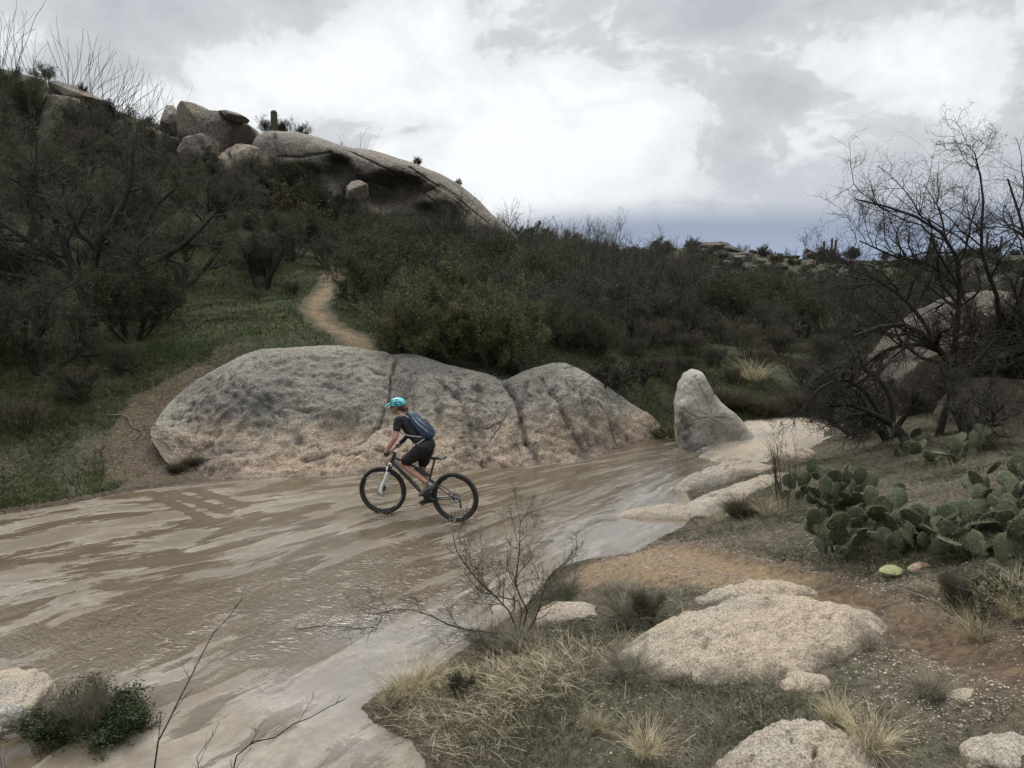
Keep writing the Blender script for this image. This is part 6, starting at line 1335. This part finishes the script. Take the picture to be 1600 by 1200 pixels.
# ---- rider: one continuous body grown from overlapping volumes
_sv, _sf = ico(3)
def ell(c, r, rot=None):
    V = _sv * np.array(r if np.ndim(r) else (r, r, r))
    if rot: V = V @ np.array(Euler((0, rot, 0)).to_matrix()).T
    return V + np.array(c), _sf
def chain_(pts, rs, per=None, n=None):
    out = []; pts = np.array(pts, float); rs = [np.array(r if np.ndim(r) else (r, r, r), float) for r in rs]
    for k in range(len(pts) - 1):
        L = np.linalg.norm(pts[k + 1] - pts[k]); m_ = n or max(3, int(L / (.3 * min(min(rs[k]), min(rs[k + 1])))))
        for i in range(m_ + 1): q_ = i / m_; out.append(ell(pts[k] * (1 - q_) + pts[k + 1] * q_, rs[k] * (1 - q_) + rs[k + 1] * q_))
    return out
def grown(name, items, mat, voxel=.006, sm=4, wob=0., seed=0, parent=None):
    V, F = join(items); o = obj('tmp', mesh_data('tmp', V, F)); md = o.modifiers.new('r', 'REMESH'); md.mode = 'VOXEL'; md.voxel_size = voxel; md.use_smooth_shade = True
    ms = o.modifiers.new('s', 'SMOOTH'); ms.factor = .6; ms.iterations = sm
    dg = bpy.context.evaluated_depsgraph_get(); me = bpy.data.meshes.new_from_object(o.evaluated_get(dg)); bpy.data.objects.remove(o)
    co = np.zeros(len(me.vertices) * 3, np.float32); me.vertices.foreach_get('co', co); co = co.reshape(-1, 3)
    if wob:
        nn = np.zeros(len(me.vertices) * 3, np.float32); me.vertices.foreach_get('normal', nn); nn = nn.reshape(-1, 3)
        co = co + nn * ((fbm(co * np.array([11, 11, 14.]) + seed, 4) - .1) * wob)[:, None]; me.vertices.foreach_set('co', co.astype(np.float32).ravel())
    co = zmap(co, None); me.vertices.foreach_set('co', co.astype(np.float32).ravel())
    me.materials.clear(); me.materials.append(mat); me.polygons.foreach_set('use_smooth', np.ones(len(me.polygons), bool)); me.name = name; me.update()
    return obj(name, me, parent=parent)
HIP = np.array([.475, 0, 1.175]); SHL = np.array([.815, .165, 1.60]); SHR = np.array([.820, -.165, 1.60])
ELL = np.array([.820, .265, 1.345]); WRL = np.array([.955, .315, 1.115]); ELR = np.array([.80, -.255, 1.30]); WRR = np.array([1.03, -.315, 1.105])
KNL = np.array([.795, .105, .875]); ANL = np.array([.395, .112, .60]); KNR = np.array([.575, -.10, .755]); ANR = np.array([.475, -.112, .335])
HC = np.array([.905, .01, 1.785])
yaw = rad(14)                              # she looks slightly towards the near bank
def hp(x, y, z, pitch=rad(14)):            # head frame -> bike frame
    x2 = x * math.cos(pitch) + z * math.sin(pitch); z2 = -x * math.sin(pitch) + z * math.cos(pitch)
    return HC + np.array([x2 * math.cos(yaw) - y * math.sin(yaw), x2 * math.sin(yaw) + y * math.cos(yaw), z2])
body = []
body += chain_([HIP, (.56, 0, 1.29), (.68, 0, 1.44), (.77, 0, 1.55)], [(.115, .15, .115), (.09, .125, .095), (.10, .145, .105), (.085, .15, .085)])
body += chain_([(.80, 0, 1.58), (.85, 0, 1.66), (.89, 0, 1.72)], [.065, .052, .052])
body += [ell(hp(0, 0, .02), (.092, .075, .10)), ell(hp(.03, 0, -.05), (.062, .055, .065)), ell(hp(.065, 0, -.085), (.026, .028, .022)), ell(hp(.04, .045, -.02), (.035, .022, .035)), ell(hp(.04, -.045, -.02), (.035, .022, .035))]
body += chain_([hp(.088, 0, .015), hp(.112, 0, -.022)], [.009, .013]) + [ell(hp(.088, 0, -.052), (.014, .022, .008)), ell(hp(.086, 0, -.064), (.013, .02, .007)), ell(hp(.082, 0, .035), (.02, .05, .012))]
for s in (1, -1): body += [ell(hp(-.005, s * .076, -.005), (.016, .010, .028))]
def arm(S, E, W_): return chain_([S, E], [.05, .040]) + chain_([E, E * .6 + W_ * .4, W_], [.041, .038, .027])
body += arm(SHL, ELL, WRL) + arm(SHR, ELR, WRR)
body += chain_([(.77, .05, 1.55), SHL], [.06, .055]) + chain_([(.77, -.05, 1.55), SHR], [.06, .055])
def hand(W_, g, s):
    """hand closed over the grip; g = grip centre"""
    g = np.array(g); o = chain_([W_, W_ * .35 + g * .65 + np.array([-.01, 0, .02])], [(.026, .030, .022), (.030, .042, .020)])
    for k, (dy, l) in enumerate(zip((-.033, -.011, .011, .032), (.92, 1.0, .96, .82))):
        c = g + np.array([.0, s * dy, .0]); o += chain_([c + np.array([-.012, 0, .030]), c + np.array([.024, 0, .024]) * l, c + np.array([.031, 0, -.004]) * l, c + np.array([.012, 0, -.026]) * l, c + np.array([-.006, 0, -.022]) * l], [.0105, .0098, .0092, .0085, .0078], n=4)
    o += chain_([g + np.array([-.035, -s * .030, .020]), g + np.array([-.022, -s * .052, -.004]), g + np.array([.010, -s * .054, -.022])], [.014, .011, .009], n=4)
    return o
cs, sn = math.cos(STEER), math.sin(STEER)
def bar_pt(x, y, z): return np.array([1.035 + x * cs - y * sn, x * sn + y * cs, 1.035 + z])
GL, GR = bar_pt(-.040, .305, .022), bar_pt(-.040, -.305, .022)
body += hand(WRL, GL, 1) + hand(WRR, GR, -1)
def leg(H, K, A_): return chain_([H, H * .5 + K * .5, K], [.085, .076, .056]) + chain_([K, K * .68 + A_ * .32 + np.array([-.012, 0, -.012]), A_ * .8 + K * .2, A_], [.053, .054, .036, .032])
HL, HR = HIP + np.array([0, .085, -.01]), HIP + np.array([0, -.085, -.01])
body += leg(HL, KNL, ANL) + leg(HR, KNR, ANR)
body += chain_([ANL, (.31, .112, .56)], [.034, .03]) + chain_([ANL, (.47, .112, .44), (.51, .112, .40)], [.034, .03, .024])
body += chain_([ANR, (.40, -.112, .27)], [.034, .028]) + chain_([ANR, (.54, -.112, .23), (.60, -.112, .21)], [.034, .028, .022])
per = grown('person', body, M_SKIN, .0055, 3)
per.location = tuple(ORG); per.rotation_euler = (0, 0, HEAD_); per.scale = (1.085,) * 3
tag(per, 'cyclist in turquoise helmet, black jersey and shorts crouching forward over the handlebar', 'person')
# jersey
j = chain_([(.52, 0, 1.25), (.60, 0, 1.33), (.69, 0, 1.45), (.77, 0, 1.55), (.80, 0, 1.575)], [(.118, .15, .112), (.112, .142, .110), (.118, .158, .118), (.10, .165, .098), (.08, .15, .08)])
j += chain_([(.77, .05, 1.555), SHL], [.075, .068]) + chain_([SHL, SHL * .5 + ELL * .5 + np.array([0, .0, .0])], [.068, .060]) + chain_([(.77, -.05, 1.555), SHR], [.075, .068]) + chain_([SHR, SHR * .45 + ELR * .55], [.068, .060])
grown('jersey', j, M_TEE, .007, 3, .012, 1, per)
grown('arm_sleeve', chain_([SHR * .4 + ELR * .6, ELR, ELR * .6 + WRR * .4, WRR], [.048, .046, .044, .031]), M_TEE, .006, 2, .004, 3, per)
sh = chain_([(.46, 0, 1.20), (.53, 0, 1.27)], [(.135, .165, .13), (.122, .152, .118)]) + chain_([HL + np.array([-.02, 0, 0]), HL * .5 + KNL * .5 + np.array([-.01, 0, -.01]), HL * .22 + KNL * .78], [.118, .108, .088]) + chain_([HR + np.array([-.02, 0, 0]), HR * .5 + KNR * .5, HR * .28 + KNR * .72], [.112, .102, .085])
grown('shorts', sh, M_SHO, .007, 3, .014, 2, per)
for A_, hl, to, lab in ((ANL, (.305, .112, .545), (.505, .112, .395), None), (ANR, (.395, -.112, .265), (.600, -.112, .205), 'darker far shoe')):
    hl, to = np.array(hl), np.array(to); mid = hl * .5 + to * .5
    o = grown('shoe', chain_([hl + np.array([.01, 0, .015]), mid + np.array([.01, 0, .02]), to], [(.036, .036, .034), (.040, .042, .034), (.036, .044, .024)]) + chain_([A_ + np.array([-.005, 0, -.0]), hl * .6 + mid * .4 + np.array([0, 0, .02])], [.040, .042]), M_SHOE if lab is None else M_SOLE, .005, 2, .003, 5, per)
    if lab: o['label'] = lab
    dn = norm(np.cross(to - hl, np.array([0, 1., 0]))); dn = dn if dn[2] < 0 else -dn
    grown('sole', chain_([hl + dn * .018, mid + dn * .020, to + dn * .016], [(.032, .036, .014), (.030, .040, .014), (.030, .044, .014)]), M_SOLE, .005, 1, 0, 0, o)
for W_, g, s in ((WRL, GL, 1), (WRR, GR, -1)):
    g = np.array(g); gg = chain_([W_ * .8 + g * .2, W_ * .3 + g * .7 + np.array([-.008, 0, .022])], [(.031, .036, .028), (.034, .050, .026)])
    for dy in (-.033, -.011, .011, .032): c = g + np.array([0, s * dy, 0]); gg += chain_([c + np.array([-.012, 0, .031]), c + np.array([.026, 0, .026]), c + np.array([.034, 0, .0])], [.0130, .0120, .0112], n=4)
    o = grown('glove', gg, M_BLKP, .004, 1, .0, 0, per); grown('knuckle_panel', [ell(g + np.array([.022, 0, .036]), (.026, .044, .014))], M_ORG, .003, 1, 0, 0, o)
# hair, helmet
grown('hair', chain_([hp(-.03, 0, .01), hp(-.075, 0, -.03), hp(-.10, 0, -.07), hp(-.135, .01, -.095)], [(.085, .080, .085), (.055, .06, .055), (.035, .04, .038), (.022, .025, .022)]) + [ell(hp(-.12, 0, -.055), (.04, .038, .036))], M_HAIR, .005, 2, .012, 8, per)
hel = grown('helmet', [], M_HEL, .005, 2, 0, 0, per) if False else None
def helmet_shell():
    n, m_ = 48, 26; ph = np.arange(n) * 2 * math.pi / n; out = []
    for R_, flip in ((1.0, 1), (.88, -1)):
        th_ = np.linspace(.02, 1, m_); PH, TT = np.meshgrid(ph, th_, indexing='ij')
        low_ = 1.62 + .22 * np.cos(PH) ** 1 * -1 + .32 * np.exp(-((np.abs(np.sin(PH)) - 1) / .35) ** 2) * .6       # lower at the temples and the nape
        TH = TT * low_; ridge_ = 1 + .022 * np.cos(PH * 6) * np.sin(TH) ** 2
        out.append(np.stack([np.sin(TH) * np.cos(PH) * .138 * R_ * ridge_, np.sin(TH) * np.sin(PH) * .112 * R_ * ridge_, np.cos(TH) * .108 * R_], -1))
    A_, B_ = out; V = np.concatenate([A_.reshape(-1, 3), B_.reshape(-1, 3)]); f = grid_faces(n, m_, wrap=True); N_ = n * m_; i = np.arange(n); i2 = (i + 1) % n
    rimf = np.stack([i * m_ + m_ - 1, i2 * m_ + m_ - 1, N_ + i2 * m_ + m_ - 1, N_ + i * m_ + m_ - 1], -1); return V, np.concatenate([f, (f + N_)[:, ::-1], rimf])
V, F = helmet_shell(); V = np.array([hp(a * .88 - .014, b_ * .93, c * .95 + .045, rad(12)) for a, b_, c in V]); he = obj('helmet', mesh_data('helmet', zmap(V, None), F, (M_HEL,)), parent=per)
vs = []
for s in (1, -1):
    for (x, z, ln, a) in ((.055, .118, .030, .2), (-.03, .128, .034, 0), (.075, .082, .030, .25), (.0, .092, .040, .05), (-.075, .088, .028, -.2), (-.025, .055, .040, 0), (-.095, .050, .024, -.2)):
        zz2 = (z - .045) / .108; xx2 = (x + .012) / .138; y = math.sqrt(max(0.02, 1 - zz2 ** 2 - xx2 ** 2)) * .112
        c = hp(x * .88 - .003, s * y * .94, z * .95 + .002, rad(12)); Vq, Fq = ell((0, 0, 0), (ln, .014, .0095)); Vq = np.array([hp(p[0] - HC[0] * 0, 0, 0) * 0 + c + (hp(p[0], p[1], p[2] - p[0] * a, rad(10)) - HC) for p in Vq]); vs.append((Vq, Fq))
part('vents', vs, M_VNT, he)
vz = []
for y in np.linspace(-.062, .062, 9): vz.append([(.070, y, .082 + .016 * (1 - (y / .062) ** 2)), (.135, y * .90, .062 + .012 * (1 - (y / .062) ** 2)), (.190 - abs(y) * .5, y * .74, .036 + .010 * (1 - (y / .062) ** 2))])
A_ = np.array(vz); B_ = A_ - np.array([0, 0, .006]); n9 = 9 * 3; V = np.concatenate([A_.reshape(-1, 3), B_.reshape(-1, 3)]); f = grid_faces(9, 3)
bd = [0, 3, 6, 9, 12, 15, 18, 21, 24, 25, 26, 23, 20, 17, 14, 11, 8, 5, 2, 1]; side = np.array([[bd[k], bd[(k + 1) % 20], bd[(k + 1) % 20] + n9, bd[k] + n9] for k in range(20)])
part('visor', [(np.array([hp(*p, rad(12)) for p in V]), [np.concatenate([f, (f + n9)[:, ::-1], side])])], M_HEL, he)
part('chin_strap', [T_([hp(-.01, s * .082, .03), hp(.02, s * .066, -.05), hp(.035, s * .02, -.105), hp(.035, 0, -.108)], .004, 5) for s in (1, -1)], M_BLKP, he)
part('glasses', [T_([hp(-.01, s * .080, .018), hp(.075, s * .058, .018), hp(.096, s * .03, .012), hp(.104, 0, .016)], [.003, .004, .008, .003], 6) for s in (1, -1)], M_BLKP, per)
# backpack
tv = norm(np.array([.66, 0, .75])); nv = np.array([-tv[2], 0, tv[0]])
def pk(a, b_, c): return np.array([.535, 0, 1.50]) + tv * a * 1.1 + nv * c + np.array([0, b_, 0])
def pell(a, b_, c, r): 
    V = _sv * np.array(r); V = np.sign(V) * np.abs(V / np.array(r)) ** .7 * np.array(r) * np.array([1.0, 1.05, 1.15]); return np.array([pk(a + p[0], b_ + p[1], c + p[2]) for p in V]), _sf
bp_ = [pell(-.02, 0, 0, (.225, .125, .065)), pell(-.07, 0, .035, (.165, .115, .060)), pell(.12, 0, .01, (.10, .10, .055)), pell(-.10, 0, .05, (.10, .10, .055))]
pack = grown('backpack', bp_, M_PACK, .007, 2, .007, 4); pack.location = tuple(ORG); pack.rotation_euler = (0, 0, HEAD_); pack.scale = (1.085,) * 3
tag(pack, 'navy blue hydration backpack worn on the back of the cyclist', 'backpack')
grown('front_pocket', [pell(-.06, 0, .085, (.12, .085, .030))], M_PACKD, .006, 2, .01, 6, pack)
grown('side_panel', [pell(-.12, .105, .01, (.09, .03, .055))], M_PACKD, .006, 2, .008, 9, pack); grown('side_panel', [pell(-.12, -.105, .01, (.09, .03, .055))], M_PACKD, .006, 2, .008, 9, pack)
for s in (1, -1):
    part('shoulder_strap', [T_(list(crom(np.array([pk(.17, s * .07, -.03), (.785, s * .10, 1.685), (.875, s * .115, 1.62), (.88, s * .135, 1.52), (.80, s * .155, 1.42), (.66, s * .150, 1.36), pk(-.16, s * .11, -.04)]), 24)), .008, 6)], M_GRYP, pack)
part('waist_strap', [T_(list(crom(np.array([pk(-.19, .11, -.03), (.50, .165, 1.255), (.62, .12, 1.20), (.66, 0, 1.20)]), 14)), .007, 6), T_(list(crom(np.array([pk(-.19, .115, -.02), (.50, .172, 1.25), (.49, .172, 1.20)]), 8)), .006, 5)], M_GRYP, pack)
part('piping', [T_(list(crom(np.array([pk(.16, .09, .035), pk(.04, .125, .045), pk(-.10, .12, .07), pk(-.20, .08, .06)]), 14)), .005, 5), T_(list(crom(np.array([pk(.17, .05, .05), pk(.05, .08, .085), pk(-.06, .08, .11)]), 10)), .004, 5)], M_GRYP, pack)
part('carry_loop', [T_(list(crom(np.array([pk(.19, .025, .02), pk(.235, .02, .035), pk(.235, -.02, .035), pk(.19, -.025, .02)]), 10)), .006, 5)], M_GRYP, pack)
o = grown('race_tag', [ell((.695, .145, 1.265), (.006, .010, .055), rad(-32)), ell((.700, .145, 1.27), (.008, .008, .05), rad(-32))], M_WHT, .003, 1, 0, 0, per); o.name = 'white_strap_tag'

# spray and foam where the tyres meet the sheet of water
rsp = np.random.RandomState(4); it = []
for (f0, n_) in ((0.0, 70), (1.185 * 1.085, 40)):
    cx = ORG + np.array([math.cos(HEAD_), math.sin(HEAD_), 0]) * f0
    for _ in range(n_):
        a_ = rsp.uniform(0, 6.28); q_ = abs(rsp.normal()) * .09; p_ = cx + np.array([math.cos(a_) * q_ * 1.5, math.sin(a_) * q_, .012 + .016 + abs(rsp.normal()) * .022 * (q_ < .12)]); s_ = rsp.uniform(.003, .007)
        Vi, Fi = ico(1); it.append((Vi * s_ * np.array([1.3, 1, .7]) + p_, Fi))
M_FOAM = simple_mat('white_water_foam', (.75, .75, .74), .3)
V, F = join(it); tag(obj('water_foam', mesh_data('water_foam', V, F, (M_FOAM,))), 'tiny white splashes where the bicycle tyres cut the water', 'foam', kind='stuff')
